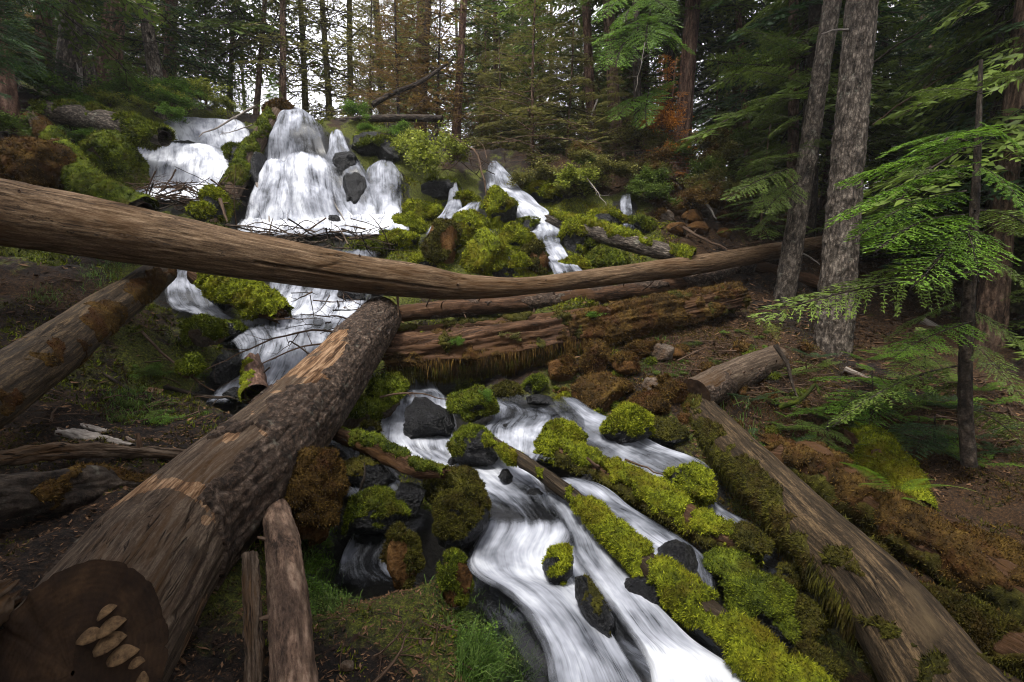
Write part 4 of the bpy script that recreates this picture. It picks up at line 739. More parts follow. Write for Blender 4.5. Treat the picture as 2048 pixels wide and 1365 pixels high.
for lb, u, v, a, b in [('small black stone breaking the white water left of the snaking log head', 1012, 962, 34, 18), ('flat black stone awash above the small ledge', 1070, 1000, 40, 16), ('black pebble-like stone in the foam under the black boulder', 905, 935, 26, 16),
  ('black stone at the left rim of the small ledge', 952, 1078, 34, 26), ('black stone in the left flow below the ledge', 1030, 1178, 30, 18), ('black stone between the two stream branches near the tiny moss knob', 1180, 965, 36, 20), ('wet black stone at the foot of the upper pool outlet', 1010, 870, 30, 18),
  ('wet black stone in the middle of the upper pool', 1095, 838, 36, 14), ('black stone in the right stream branch', 1262, 918, 34, 18), ('black stone where the middle branch bends', 1255, 1052, 34, 20), ('black stone in the middle branch beside the bright moss log', 1330, 1095, 40, 22), ('wet stone in the dark eddy at the left', 775, 1085, 44, 24), ('black stone near the bottom in the clear shallows', 1000, 1262, 44, 26)]:
    rock(lb, u, v, a, b * 1.6, R_WET, None, ang=.9, k=4, D=G(u, v)[1] * .965, up=.03)
rock('knobbly bright moss boulder tucked against the smooth right foreground log', 1385, 985, 95, 90, R_WET, MOSS_Y, .8, .4, D=3.45, k=5, nt=7000)
rock('dark rounded moss knob at the foot of the mossy log across the stream', 1507, 1092, 66, 62, R_WET, MOSS_D, .95, .3, D=2.85, nt=3000)
rock('long sloping bright moss boulder on the right bank of the upper pool', 1262, 862, 115, 80, R_WET, MOSS_Y, .85, .4, D=4.2, k=5, nt=9000, rot=-.3)
rock('bright round moss cushion rock at the head of the mossy log across the stream', 1128, 882, 95, 60, R_WET, MOSS_Y, .95, .3, D=3.95, k=5, nt=7000)
rock('low moss cushion rock left under that bright round cushion', 1098, 908, 70, 55, R_WET, MOSS_Y, .8, .3, D=3.8, nt=3500)
rock('flat wet dark stone at the waterline above the pool', 1080, 802, 70, 22, R_WET, None, ang=.8, D=4.75)
rock('small black stone poking out of the white water by the snaking log', 1047, 930, 24, 22, R_WET, MOSS_D, .5, .5, D=3.55, nt=500)
for lb, u, v, a, b, m, ms, am in [
  ('tall pointed rusty moss boulder below the rotten log', 1192, 728, 58, 85, R_RUST, MOSS_O, .9), ('widest rusty boulder in the pile right of the pool', 1205, 792, 125, 75, R_RUST, MOSS_O, .7),
  ('low rusty boulder at the right end of that pile, above the bright moss boulder', 1300, 818, 95, 50, R_RUST, MOSS_O, .75), ('bare grey stone on the slope under the right end of the rotten log', 1325, 705, 55, 46, R_DRY, MOSS_O, .2),
  ('grey stone between the rusty boulders', 1308, 775, 42, 40, R_DRY, MOSS_O, .25), ('green moss stone in the dark hollow under the rotten log', 1070, 775, 46, 38, R_WET, MOSS_G, .8),
  ('dark moss lump in the hollow left of the green moss stone', 1012, 788, 60, 45, R_WET, MOSS_D, .9), ('rusty boulder half hidden in the shade left of the pointed one', 1125, 745, 70, 60, R_RUST, MOSS_O, .8),
  ('rusty stone pressed between pointed boulder and slope', 1252, 735, 55, 50, R_RUST, MOSS_O, .8), ('mossy stone on the pool shore left of the widest rusty boulder', 1140, 812, 60, 34, R_WET, MOSS_Y, .7),
  ('moss stone on the pool shore just above the long bright boulder', 1185, 838, 56, 36, R_WET, MOSS_Y, .75), ('rusty slab uphill of the low rusty boulder', 1345, 790, 60, 40, R_RUST, MOSS_O, .8),
  ('dark mossy stone where the right stream branch meets the smooth log', 1335, 870, 90, 60, R_WET, MOSS_D, .85), ('rusty stone on the slope beside the short cut log', 1270, 705, 50, 36, R_RUST, MOSS_O, .6)]:
    rock(lb, u, v, a, b, m, ms, am, .55, nt=3000, thick=.025)
for lb, u, v, a, b, m, ms, am in [
  ('tallest moss dome right beside the small right fall', 1000, 425, 62, 85, R_WET, MOSS_Y, .85), ('large moss dome under the tallest moss dome, above the pale log', 968, 515, 82, 92, R_WET, MOSS_Y, 1.0),
  ('dark brown upright rock among the moss domes, rusty moss down its face', 880, 495, 62, 92, R_RUST, MOSS_D, .45), ('moss mound left of the dark upright rock', 845, 430, 72, 44, R_WET, MOSS_Y, 1.0),
  ('low moss mound touching the foot of the tallest fall', 795, 488, 66, 36, R_WET, MOSS_Y, 1.0), ('moss mound in the middle of the group, below the rivulet', 940, 455, 66, 50, R_WET, MOSS_Y, .9),
  ('small moss cap beside the upper rivulet', 925, 408, 42, 30, R_WET, MOSS_Y, .9), ('moss mound between the two right rivulets', 1030, 482, 66, 52, R_WET, MOSS_Y, .85),
  ('low moss mound resting on the pale log near its kink', 1000, 545, 70, 40, R_WET, MOSS_Y, 1.0), ('brown mossy stump-like rock right of that low mound', 1072, 520, 46, 78, R_RUST, MOSS_D, .6),
  ('half bare rock standing in the right cascade, green on its right face', 1058, 462, 44, 46, R_WET, MOSS_G, .5), ('narrow moss column right of the right cascade', 1150, 480, 50, 70, R_WET, MOSS_Y, .8),
  ('round moss cushion close above the pale log under the right cascade', 1145, 535, 56, 30, R_WET, MOSS_Y, 1.0), ('olive moss dome right of the round cushion', 1218, 522, 66, 44, R_WET, MOSS_G, .95),
  ('small moss cap at the head of the slim mossy log', 1128, 447, 40, 24, R_WET, MOSS_Y, .9), ('moss mound on the slope left of the far thin fall', 1205, 450, 80, 46, R_WET, MOSS_Y, .7),
  ('moss mound above the pale log left of the large dome', 855, 530, 60, 28, R_WET, MOSS_Y, 1.0), ('moss patch rock left of the dark upright rock near the debris', 810, 455, 60, 36, R_WET, MOSS_Y, .95),
  ('flattened moss mound right of the debris heap', 770, 480, 40, 26, R_WET, MOSS_G, .95), ('dark wet rock face under the yellow-green bush', 880, 385, 70, 46, R_WET, MOSS_G, .2),
  ('moss shoulder right of the small right fall', 1090, 390, 66, 40, R_WET, MOSS_Y, .8), ('moss knob below the slim mossy log', 1190, 495, 46, 36, R_WET, MOSS_G, .9),
  ('mossy ledge rock under the far thin fall', 1275, 455, 70, 36, R_WET, MOSS_G, .7), ('moss knob right of the dark upright rock', 915, 480, 40, 44, R_WET, MOSS_Y, .9),
  ('small moss knob between large dome and brown stump rock', 1030, 530, 36, 30, R_WET, MOSS_Y, 1.0), ('smallest moss knob above the pale log left', 740, 500, 46, 26, R_WET, MOSS_G, .9)]:
    rock(lb, u, v, a * 1.15, b * 1.1, m, ms, am + .3, .9, nt=4200, thick=.045, lump=7)
for lb, u, v, a, b, ms, am, D in [
  ('dark boulder showing through the lower left of the tallest fall', 640, 355, 40, 70, None, 0, 9.0), ('dark rock veiled by the side stream of the tallest fall', 703, 385, 54, 84, None, 0, 8.85),
  ('rounded wet rock in the upper side stream right of the tallest fall', 690, 330, 60, 50, None, 0, 9.2), ('black rock on the lip right of the tallest fall', 735, 290, 70, 56, MOSS_G, .2, 9.8),
  ('black outcrop between side stream and right curtain', 775, 300, 60, 60, MOSS_G, .3, 9.8), ('dark rock between left falls and the leaning snag', 466, 312, 42, 50, MOSS_G, .25, 9.1),
  ('dark wet rock behind the foot of the leaning snag', 512, 350, 40, 90, None, 0, 9.0), ('small wet rock in the white water under the side stream', 668, 440, 24, 24, None, 0, 8.3),
  ('flat dark ledge rock across the left falls', 372, 292, 70, 20, None, 0, 9.7), ('black undercut rock below the left lip', 280, 270, 50, 36, None, 0, 9.8),
  ('wet black rock left of the middle cascade, under the fallen twigs', 448, 745, 66, 72, None, 0, 4.9), ('domed wet rock with water slipping round it, left of the middle cascade', 448, 665, 74, 46, MOSS_G, .3, 5.7),
  ('dark rock with moss at the top left of the middle cascade', 440, 590, 56, 70, MOSS_G, .4, 6.3), ('wet rock inside the right half of the middle cascade', 700, 590, 60, 46, None, 0, 6.6),
  ('dark rock under the middle cascade by the log tip', 470, 790, 60, 34, None, 0, 4.5)]:
    rock(lb, u, v, a, b, R_WET, ms, am, 1.3, D=D, nt=1500, k=5)
rock('smooth domed boulder with bright yellow moss on the left bank by the fall', 212, 335, 82, 125, R_DRY, MOSS_G, 1.6, .15, D=8.2, k=5, nt=9000, thick=.06, rot=.25)
rock('rust brown undercut bank boulder above the pale log at the left', 60, 335, 150, 100, R_RUST, MOSS_O, 1.4, .3, D=7.0, k=5, nt=6000)
rock('moss lump under the leaning snag foot, left part', 425, 410, 40, 60, R_WET, MOSS_Y, 1.0, .3, D=7.6, nt=3000, thick=.07)
rock('moss lump under the leaning snag foot, right part', 395, 425, 44, 34, R_WET, MOSS_Y, 1.0, .3, D=7.4, nt=2500, thick=.07)
rock('cluster of rusty moss humps on top of the leaning snag', 556, 220, 60, 26, R_RUST, MOSS_O, 1.0, .3, D=10.0, nt=2500, thick=.06)
rock('bright green moss tongue on the dark left bank', 375, 735, 46, 46, R_DRY, MOSS_G, 1.0, .3, D=4.2, nt=3000)
rock('green moss hump on the left bank beside the middle cascade', 405, 665, 80, 60, R_DRY, MOSS_G, .8, .3, D=5.0, nt=5000)
rock('mossy hanging ledge under the left end of the rotten log', 770, 800, 66, 88, R_DRY, MOSS_G, .95, .4, D=4.45, k=5, nt=8000, thick=.05)
rock('low mossy ridge between the thick log and the hanging ledge', 700, 835, 95, 50, R_DRY, MOSS_G, .9, .4, D=4.1, k=5, nt=6000, thick=.04, rot=-.3)
rock('root mound tip covered in olive moss in the bottom centre', 800, 1130, 62, 130, R_RUST, MOSS_D, .8, .3, D=2.35, k=5, nt=8000)
rock('mossy right shoulder of the root mound in the bottom centre', 905, 1175, 80, 110, R_RUST, MOSS_G, .7, .3, D=2.25, k=5, nt=8000)
for i in range(46):                                 # talus on the slope right of the falls
    g = np.random.default_rng(900 + i); u = 1290 + 320 * g.random(); v = 355 + 115 * g.random(); a = g.uniform(18, 52)
    rock('rusty angular stone on the talus slope between forest edge and leaning trunk', u, v, a, a * g.uniform(.5, .8), R_RUST if g.random() < .6 else R_DRY, MOSS_O if g.random() < .5 else None, .5, .9, k=3, nt=400, group='stones of the talus slope', name='boulder')
for i in range(44):
    g = np.random.default_rng(1500 + i); u = 1110 + 520 * g.random(); v = 690 + 190 * g.random(); a = g.uniform(16, 40)
    if wdist(*G(u, v)[:2]) < .25: continue
    rock('small rusty stone strewn on the right bank below the rotten log', u, v, a, a * .65, R_RUST if g.random() < .7 else R_DRY, MOSS_O if g.random() < .6 else MOSS_G, .6, .6, k=3, nt=500, group='small stones on the right bank', name='boulder')
rock('flat brown pebble on the soil at the bottom left of the grass tuft', 848, 1287, 28, 14, R_DRY, None, ang=.3, k=3, name='pebble'); rock('flat brown pebble on the soil nearest the bottom edge', 693, 1336, 32, 18, R_DRY, None, ang=.3, k=3, name='pebble')
HAZE = .0009
# ------------------------------------------------------------------ conifer boughs, crowns and trees
def bough(L, nsec, nter, leafL, leafW, droop, seed, wid=.45, stem=.010, dead=0.0, sparse=0.0, taper=True):
    g = np.random.default_rng(seed); A0, D0, LL, WW = [], [], [], []; stems = []
    def axis(t): return np.array([t * L, .05 * L * math.sin(3 * t + seed), -droop * L * t * t + .04 * L * t])
    stems.append([axis(t) for t in np.linspace(0, 1, 6)])
    for k in range(nsec):
        t = .10 + .88 * (k + g.uniform(-.3, .3)) / nsec; p0 = axis(t)
        for sgn in (-1, 1):
            if g.random() < sparse: continue
            ls = L * wid * (1 - t) ** .75 * (.35 + .65 * min(1, t * 3)) * g.uniform(.7, 1.15) + leafL * .8
            an = R(g.uniform(48, 64)) * sgn; d = np.array([math.cos(an), math.sin(an), g.uniform(-.18, .02)])
            n = max(3, int(nter * ls / (L * wid) + 2)); q = [p0 + d * ls * s - np.array([0, 0, .16]) * ls * s * s for s in np.linspace(0, 1, 4)]
            stems.append(q)
            for j in range(n):
                s = (j + .6) / n; b = p0 + d * ls * s - np.array([0, 0, .16]) * ls * s * s
                for sg in (-1, 1):
                    if g.random() < dead: continue
                    aa = an + sg * R(g.uniform(35, 60)); lt = leafL * (1.25 - .7 * s) * g.uniform(.6, 1.2)
                    A0.append(b); D0.append([math.cos(aa), math.sin(aa), g.uniform(-.35, .1)]); LL.append(lt); WW.append(leafW * g.uniform(.7, 1.2))
                A0.append(b); D0.append(d + g.normal(size=3) * .1); LL.append(ls / n * 1.5); WW.append(leafW * .8)
    A0, D0 = np.array(A0), nrm(np.array(D0)); LL = np.array(LL)[:, None]; WW = np.array(WW)[:, None] * .5; m = len(A0)
    roll = g.normal(size=(m, 1)) * .55; sd = nrm(np.cross(D0, [0, 0, 1.0])); up = np.cross(sd, D0); sd = sd * np.cos(roll) + up * np.sin(roll)
    V = np.stack([A0, A0 + D0 * LL * .35 + sd * WW, A0 + D0 * LL - up * LL * .06, A0 + D0 * LL * .35 - sd * WW], 1).reshape(-1, 3)
    Q = np.arange(m)[:, None] * 4 + np.arange(4); tv = np.repeat(np.clip(.25 + .5 * g.random(m) + .25 * A0[:, 0] / L, 0, 1), 4)
    sp = []
    for i, st in enumerate(stems):
        st = np.array(st); r = np.linspace(stem if i == 0 else stem * .35, stem * .25 if i == 0 else stem * .12, len(st)); T, S, U = frame(st, (.1, .1, 1)); th = np.arange(3) * 2.094
        W = st[:, None] + (np.cos(th)[None, :, None] * U[:, None] + np.sin(th)[None, :, None] * S[:, None]) * r[:, None, None]
        sp.append((W.reshape(-1, 3), grid_faces(len(st), 3, True), .5))
    SV, SF, _ = join(sp); return V, Q, tv, SV, SF[0]
def set_mi(me, n0, n):                             # faces from n0 on take the second material
    a = np.zeros(n, np.int32); a[n0:] = 1; me.polygons.foreach_set('material_index', a)
def bough_mesh(name, b, mat, smat):
    V, Q, tv, SV, SF = b; me = mesh(name, np.concatenate([V, SV]), [np.concatenate([Q, SF + len(V)])], mat, dict(tv=np.concatenate([tv, np.full(len(SV), .5)]), lc=np.concatenate([V, SV])))
    me.materials.append(smat); set_mi(me, len(Q), len(Q) + len(SF)); return me
def crown(name, h0, h1, nb, Lf, bs, seed, mat, smat, pitch=(-.25, .05), jit=.25):
    g = np.random.default_rng(seed); Vs, Qs, ts, SVs, SFs = [], [], [], [], []; o = so_ = 0
    for k in range(nb):
        f = (k + g.random()) / nb; h = h0 + (h1 - h0) * f; V, Q, tv, SV, SF = bs[g.integers(len(bs))]
        L = Lf(f) * g.uniform(1 - jit, 1 + jit); a = k * 2.4 + g.uniform(-.5, .5); p = g.uniform(*pitch)
        ca, sa, cp, sp = math.cos(a), math.sin(a), math.cos(p), math.sin(p)
        M = np.array([[ca, -sa, 0], [sa, ca, 0], [0, 0, 1]]) @ np.array([[cp, 0, -sp], [0, 1, 0], [sp, 0, cp]]) * L
        Vs.append(V @ M.T + [0, 0, h]); Qs.append(Q + o); ts.append(tv); o += len(V); SVs.append(SV @ M.T + [0, 0, h]); SFs.append(SF + so_); so_ += len(SV)
    return bough_mesh(name, (np.concatenate(Vs), np.concatenate(Qs), np.concatenate(ts), np.concatenate(SVs), np.concatenate(SFs)), mat, smat)
bs_far = [bough(1, 8, 6, .115, .030, .28, s, .5) for s in range(4)]
bs_sparse = [bough(1, 6, 5, .10, .026, .22, 20 + s, .4, .012, .35, .25) for s in range(3)]
bs_mid = [bough(1, 11, 8, .085, .020, .22, 40 + s, .5) for s in range(3)]
CR = dict(
    tall=[crown('crown', 3.4, 10, 36, lambda f: 1.9 * (1 - f) ** .7 + .3, bs_far, 1 + i, LF_GREEN, B_DARK) for i in range(2)],
    low=[crown('crown', 2.0, 10, 52, lambda f: 1.9 * (1 - f) ** .6 + .3, bs_far, 11 + i, LF_GREEN, B_DARK, (-.45, 0)) for i in range(2)],
    sparse=[crown('crown', 1.2, 10.5, 74, lambda f: 1.5 * (1 - f * .5), bs_sparse, 21 + i, LF_OLIVE, B_DARK, (-.3, .2)) for i in range(3)],
    young=[crown('crown', .25, 4.6, 64, lambda f: 1.35 * (1 - f) ** .75 + .12, bs_mid, 31 + i, LF_GREEN, B_DARK, (-.25, .15)) for i in range(2)],
    twiggy=[crown('crown', .2, 4.2, 80, lambda f: 1.25 * (1 - f * .75), bs_sparse, 41 + i, LF_OLIVE, B_BROWN, (-.1, .55)) for i in range(2)],
    high=[crown('crown', 8.5, 13, 22, lambda f: 3.0 * (1 - f) ** .7 + .3, bs_far, 51, LF_DARK, B_DARK)])
_trunkcache = {}
def trunk_mesh(r0, h, lean, mat, seed, nl=60, na=20, relief=None, flare=.35, bend=.15):
    g = np.random.default_rng(seed); t = np.linspace(0, 1, 7)
    pts = np.stack([lean[0] * t * h + bend * np.sin(t * 3 + seed), lean[1] * t * h, h * t - .4], -1); pts[:, 0] -= pts[0, 0]
    rad = r0 * (1 - .62 * t) * (1 + flare * np.exp(-t * h / .5)); tt = tube(pts, rad, nl, na, seed, .06, 1.2, relief, up=(0, 1, 0))
    return mesh('trunk', tt['V'].reshape(-1, 3), grid_faces(nl, na, True), mat, dict(lc=tt['lc'].reshape(-1, 3))), tt
def snags(root, tt, n, h0, h1, seed, Lr=(.3, 1.1), mat=None):   # dead twigs left on the lower trunk
    g = np.random.default_rng(seed); parts = []; lcs = []
    for _ in range(n):
        z = g.uniform(h0, h1); i = int(np.argmin(np.abs(tt['pts'][:, 2] - z))); j = g.integers(tt['V'].shape[1]); p = tt['V'][i, j]; d = tt['N'][i, j]
        L = g.uniform(*Lr); q = [p - d * .03, p + d * L * .5 + [0, 0, -.05 * L], p + d * L + np.array([0, 0, -.35 * L]) + g.normal(size=3) * L * .15]
        V, Fs, lc = twig_mesh(q, .012, .004, 4, int(g.integers(1e6)), .35, 4, 7); V2 = V; parts.append((V2, Fs, .5)); lcs.append(lc)
    V, Fs, tv = join(parts); o = link('dead_twigs', mesh('dead_twigs', V, Fs, mat or W_TWIG, dict(lc=np.concatenate(lcs))), root); o['kind'] = 'stuff'
tree_i = [0]
def tree(label, ub, D, ut, wpx, bark, crown_me=None, leaf=None, h=12.5, lean=None, group=None, name='conifer', cat='tree', sn=0, rotz=None, nl=60, na=20, relief=None, zoff=0, vb=None, csc=1.0, flare=.35):
    tree_i[0] += 1; sd = tree_i[0]
    x = (ub - 1024) / F * D / (math.cos(PITCH) + .035); y = D
    if vb is not None: pb = P(ub, vb, D); x, z = pb[0], pb[2]
    else: z = hz(x, y)
    top = P(ut, 0, D); lx = 0
    if lean is None: lx = (top[0] - x) / max(top[2] - z, 2); lean = (float(np.clip(lx, -.35, .35)), 0)
    root = thing(name, label, cat, (x, y, z + zoff), group); r = wpx * mpp(D) / 2 * math.cos(math.atan((ub - 1024) / F)) * .95
    me, tt = trunk_mesh(r, h, lean, bark, sd, nl, na, relief, flare); link('trunk', me, root)
    if crown_me is not None:
        c = link('crown', crown_me, root); c.rotation_euler = (0, lean[0] * .8, rotz if rotz is not None else sd * 1.7); c.scale = (csc, csc, csc)
        if leaf: own_mat(c, leaf)
    if sn: snags(root, tt, sn, 1.2, 9, sd)
    return root, tt
T_, Lw, Sp, Yg, Tw = CR['tall'], CR['low'], CR['sparse'], CR['young'], CR['twiggy']
for a in [
  ('grey trunk forked with a pale barkless strip, left of the splintered stump', 148, 10.6, 138, 50, B_GREY, T_[0], LF_DARK, 4), ('twin brown trunk with a dark seam left of the leaning grey tree', 218, 11.0, 230, 50, B_BROWN, T_[1], LF_GREEN, 3),
  ('dark reddish trunk furthest left, behind the drooping hemlock boughs', 98, 12.6, 92, 36, B_RED, Lw[0], LF_DARK, 2), ('tall brown trunk just behind the leaning grey tree', 346, 14, 343, 29, B_BROWN, T_[1], LF_GREEN, 3),
  ('slim brown trunk with bare lower stem above the left falls', 461, 15, 460, 12, B_BROWN, Lw[1], LF_GREEN, 2), ('slim trunk draped in green left of the snag top', 513, 14, 518, 12, B_BROWN, Lw[0], LF_GREEN, 0),
  ('dark trunk rising right behind the moss humps of the snag', 568, 13, 560, 15, B_BROWN, Sp[0], LF_OLIVE, 6), ('straight olive trunk above the crest of the tallest fall', 616, 14, 607, 14, B_MOSSY, Sp[1], LF_OLIVE, 6),
  ('mossy trunk leaning slightly left beyond the crest of the tallest fall', 668, 13.5, 655, 14, B_MOSSY, Sp[2], LF_OLIVE, 8), ('olive trunk over the right end of the tallest fall', 706, 14, 703, 14, B_MOSSY, Sp[0], LF_OLIVE, 8),
  ('dark trunk in the middle of the rusty brown foliage', 842, 13, 850, 16, B_DARK, Sp[1], LF_BROWN, 8), ('reddish straight trunk right of the rusty brown foliage', 908, 13, 915, 18, B_RED, Sp[2], LF_OLIVE, 4),
  ('thin reddish trunk behind the big olive sapling', 990, 15, 984, 13, B_RED, Lw[1], LF_GREEN, 2), ('thin dark trunk half covered by green boughs right of centre', 1085, 17, 1085, 14, B_DARK, Lw[0], LF_GREEN, 0),
  ('pinkish grey straight trunk right of centre with a broken white twig', 1187, 12.5, 1185, 22, B_RED, T_[0], LF_GREEN, 6), ('furrowed brown trunk under the bright green hanging bough', 1240, 12, 1227, 28, B_BROWN, T_[1], LF_GREEN, 6),
  ('slim trunk between the furrowed trunk and the broad red trunk', 1292, 15, 1290, 16, B_BROWN, Lw[1], LF_GREEN, 3), ('dark trunk hard against the left side of the broad red trunk', 1335, 13.5, 1335, 18, B_DARK, T_[0], LF_GREEN, 2),
  ('broad cedar-like red trunk behind the orange dead foliage', 1355, 12.3, 1375, 38, B_RED, T_[1], LF_GREEN, 4), ('pale reddish trunk in the light gap right of the broad red trunk', 1468, 15, 1482, 26, B_RED, Lw[0], LF_GREEN, 2),
  ('dark slim trunk in front of the light gap', 1506, 12.5, 1490, 17, B_BROWN, T_[0], LF_GREEN, 2), ('dim trunk deep in the shade just right of the big grey trunk', 1800, 11, 1785, 16, B_DARK, Lw[1], LF_DARK, 5)]:
    tree(*a[:6], a[6], a[7], sn=a[8])
# the leaning grey tree and the stump at the left
tree('grey scaly trunk leaning left, standing on the bushy left lip', 338, 11.0, 292, 30, B_GREY, Sp[0], LF_DARK, sn=6)
# near trunks on the right with real bark relief
def barkrel(a, sx=16, sz=4.2):
    def f(TH, SS, lc):
        q = lc * np.array([sx, sx, sz]); c = cells(q + .35 * fbm(q, .7, 2, 3)[..., None], 1, 2); return a * (.75 - c) + a * .5 * fbm(lc, 9, 4, 3)
    return f
rt, tt = tree('biggest grey trunk with furrowed bark at the right, rising out of frame', 1664, 6.4, 1708, 78, B_GREY, CR['high'][0], LF_DARK, h=16, nl=1200, na=130, relief=barkrel(.018, 25, 7), vb=700, rotz=1.0, flare=.12)
for k, (zz, dirn, L, rr) in enumerate([(4.05, (-1, -.25, -.12), .42, .014), (5.2, (-1, -.3, .35), .9, .016)]):
    i = int(np.argmin(np.abs(tt['pts'][:, 2] - zz))); p = tt['pts'][i] + nrm(np.array(dirn)) * tt['r'][i] * .9; d = nrm(np.array(dirn))
    V, Fs, lc = twig_mesh([p, p + d * L * .5, p + d * L + np.array([0, 0, -.10 * L])], rr, rr * .35, 1, 60 + k, .2, 6, 9); link('bare_white_branch', mesh('bare_white_branch', V, Fs, W_PALE, dict(lc=lc)), rt)
rt2, tt2 = tree('second grey trunk leaning right, just left of the biggest trunk', 1562, 7.6, 1645, 42, B_GREY, None, None, h=17, nl=620, na=80, relief=barkrel(.015, 25, 7), vb=600, flare=.15)
tree('patchy grey trunk curving at its foot near the right edge', 1975, 7.2, 1998, 27, B_GREY, Lw[0], LF_DARK, h=18, vb=640, sn=4, csc=.8, nl=160, na=30)
tree('dark trunk right behind the second grey trunk', 1590, 10.5, 1600, 26, B_BROWN, T_[0], LF_DARK, sn=3, csc=.9)
# saplings and bushy understory beyond the lip
for lb, u, D, sc, me, lf, bk in [
  ('big olive sapling fanning out right of the reddish straight trunk', 1065, 11.2, 1.05, Tw[0], LF_OLIVE, B_BROWN), ('olive green sapling leaning over the small right fall', 1130, 11.6, .8, Yg[0], LF_OLIVE, B_BROWN),
  ('rusty brown hemlock sapling over the charred log', 800, 12.0, 1.0, Tw[1], LF_BROWN, B_DARK), ('brown hemlock sapling right of the rusty one', 872, 12.4, .95, Tw[0], LF_BROWN, B_DARK), ('olive brown sapling above the right curtain', 745, 12.8, .9, Tw[1], LF_OLIVE, B_DARK),
  ('green sapling behind the small right fall', 1000, 12.4, .7, Yg[1], LF_OLIVE, B_BROWN), ('dead orange young conifer in front of the broad red trunk', 1330, 10.6, .62, Tw[1], LF_ORANGE, B_RED), ('scrubby olive sapling at the foot of the furrowed trunk', 1225, 11.0, .5, Yg[0], LF_OLIVE, B_BROWN),
  ('grey green twiggy sapling on the slope below the broad red trunk', 1290, 10.4, .42, Tw[0], LF_OLIVE, B_BROWN), ('light green sapling on top of the leaning snag', 555, 10.3, .25, Yg[1], LF_SHRUBG, B_BROWN), ('olive sapling behind the crest of the left falls', 420, 13.5, .8, Yg[0], LF_GREEN, B_BROWN),
  ('dark sapling on the far left bank', 40, 9.5, .8, Yg[1], LF_DARK, B_DARK), ('green sapling in the light gap at the forest edge', 1420, 13, .8, Yg[0], LF_GREEN, B_BROWN), ('green sapling between second grey trunk and talus', 1530, 9.4, .55, Yg[1], LF_GREEN, B_BROWN),
  ('thin brown sapling left of centre in the light', 960, 13.5, .8, Tw[1], LF_BROWN, B_BROWN), ('green bushy sapling behind the pinkish trunk', 1160, 14, 1.1, Yg[0], LF_GREEN, B_BROWN)]:
    x = (u - 1024) / F * D / 1.03; r_ = thing('hemlock_sapling', lb, 'sapling', (x, D, hz(x, D) - .05)); m_, _t = trunk_mesh(.03 * sc + .012, 4.7 * sc, (.02, 0), bk, u, 14, 8, None, .2, .05)
    link('stem', m_, r_); c = link('crown', me, r_); c.scale = (sc,) * 3; c.rotation_euler = (0, 0, u * .37); own_mat(c, lf)
# the packed forest behind
g = np.random.default_rng(77); fm = [trunk_mesh(.17, 12, (.01 * (k - 2), 0), [B_BROWN, B_DARK, B_RED, B_MOSSY, B_BROWN][k], 50 + k, 30, 12)[0] for k in range(5)]
def filler(x, y, label, group, kinds, leafs, sc=1.0):
    r_ = thing('conifer', label, 'tree', (x, y, hz(x, y)), group); link('trunk', fm[g.integers(5)], r_)
    c = link('crown', kinds[g.integers(len(kinds))], r_); c.rotation_euler = (0, 0, g.uniform(0, 6.28)); own_mat(c, leafs[g.integers(len(leafs))]); s = g.uniform(.85, 1.2) * sc; r_.scale = (s, s, g.uniform(.9, 1.1) * sc * (1 + max(0, y - 17) * .05))
for i in range(48):
    y = g.uniform(16.5, 38); fx = g.uniform(-1.1, 1.15); x = fx * y
    if -.62 < fx < -.30 and g.random() < .55: continue
    side = 'left' if fx < -.3 else 'middle' if fx < .35 else 'right'
    lb = {'left': 'distant green conifer in the packed forest left of the falls', 'middle': 'distant conifer in the packed forest behind the centre of the place', 'right': 'distant shaded conifer in the packed forest at the right'}[side]
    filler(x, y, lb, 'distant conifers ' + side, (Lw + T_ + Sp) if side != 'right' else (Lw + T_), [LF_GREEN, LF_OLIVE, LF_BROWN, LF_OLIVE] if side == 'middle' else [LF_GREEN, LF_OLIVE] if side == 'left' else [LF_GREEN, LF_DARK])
for i in range(26):
    y = g.uniform(24, 46); fx = g.uniform(-.3, 1.05); filler(fx * y, y, 'hazy far conifer glimpsed between the nearer trunks', 'hazy far conifers', Lw + T_, [LF_GREEN, LF_OLIVE], 1.1)
for i in range(46):
    y = g.uniform(13.0, 24); fx = g.choice([g.uniform(-1.1, -.62), g.uniform(-.05, 1.1)]); x = fx * y
    r_ = thing('hemlock_sapling', 'young understory hemlock filling the gaps between the distant trunks', 'sapling', (x, y, hz(x, y)), 'understory hemlocks'); c = link('crown', (Yg + Tw)[g.integers(4)], r_); s = g.uniform(.8, 1.5); c.scale = (s, s, s); c.rotation_euler = (0, 0, g.uniform(0, 6)); own_mat(c, [LF_OLIVE, LF_BROWN, LF_GREEN][g.integers(3)])
# dark hemlocks at the right side; those beyond the frame are added for shade
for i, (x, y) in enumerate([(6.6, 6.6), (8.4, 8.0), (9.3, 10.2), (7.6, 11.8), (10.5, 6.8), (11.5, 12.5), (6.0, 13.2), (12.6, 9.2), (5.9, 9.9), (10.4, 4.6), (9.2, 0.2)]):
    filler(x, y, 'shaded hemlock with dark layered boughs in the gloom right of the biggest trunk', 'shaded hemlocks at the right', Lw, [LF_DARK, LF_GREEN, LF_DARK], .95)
    r_ = thing('hemlock_sapling', 'young hemlock with dark flat boughs in the gloom at the right', 'sapling', (x + 1.1, y - .9, hz(x + 1.1, y - .9)), 'young hemlocks in the gloom'); c = link('crown', Yg[i % 2], r_); c.rotation_euler = (0, 0, i); own_mat(c, LF_DARK if i % 2 else LF_GREEN); c.scale = (1.1,) * 3
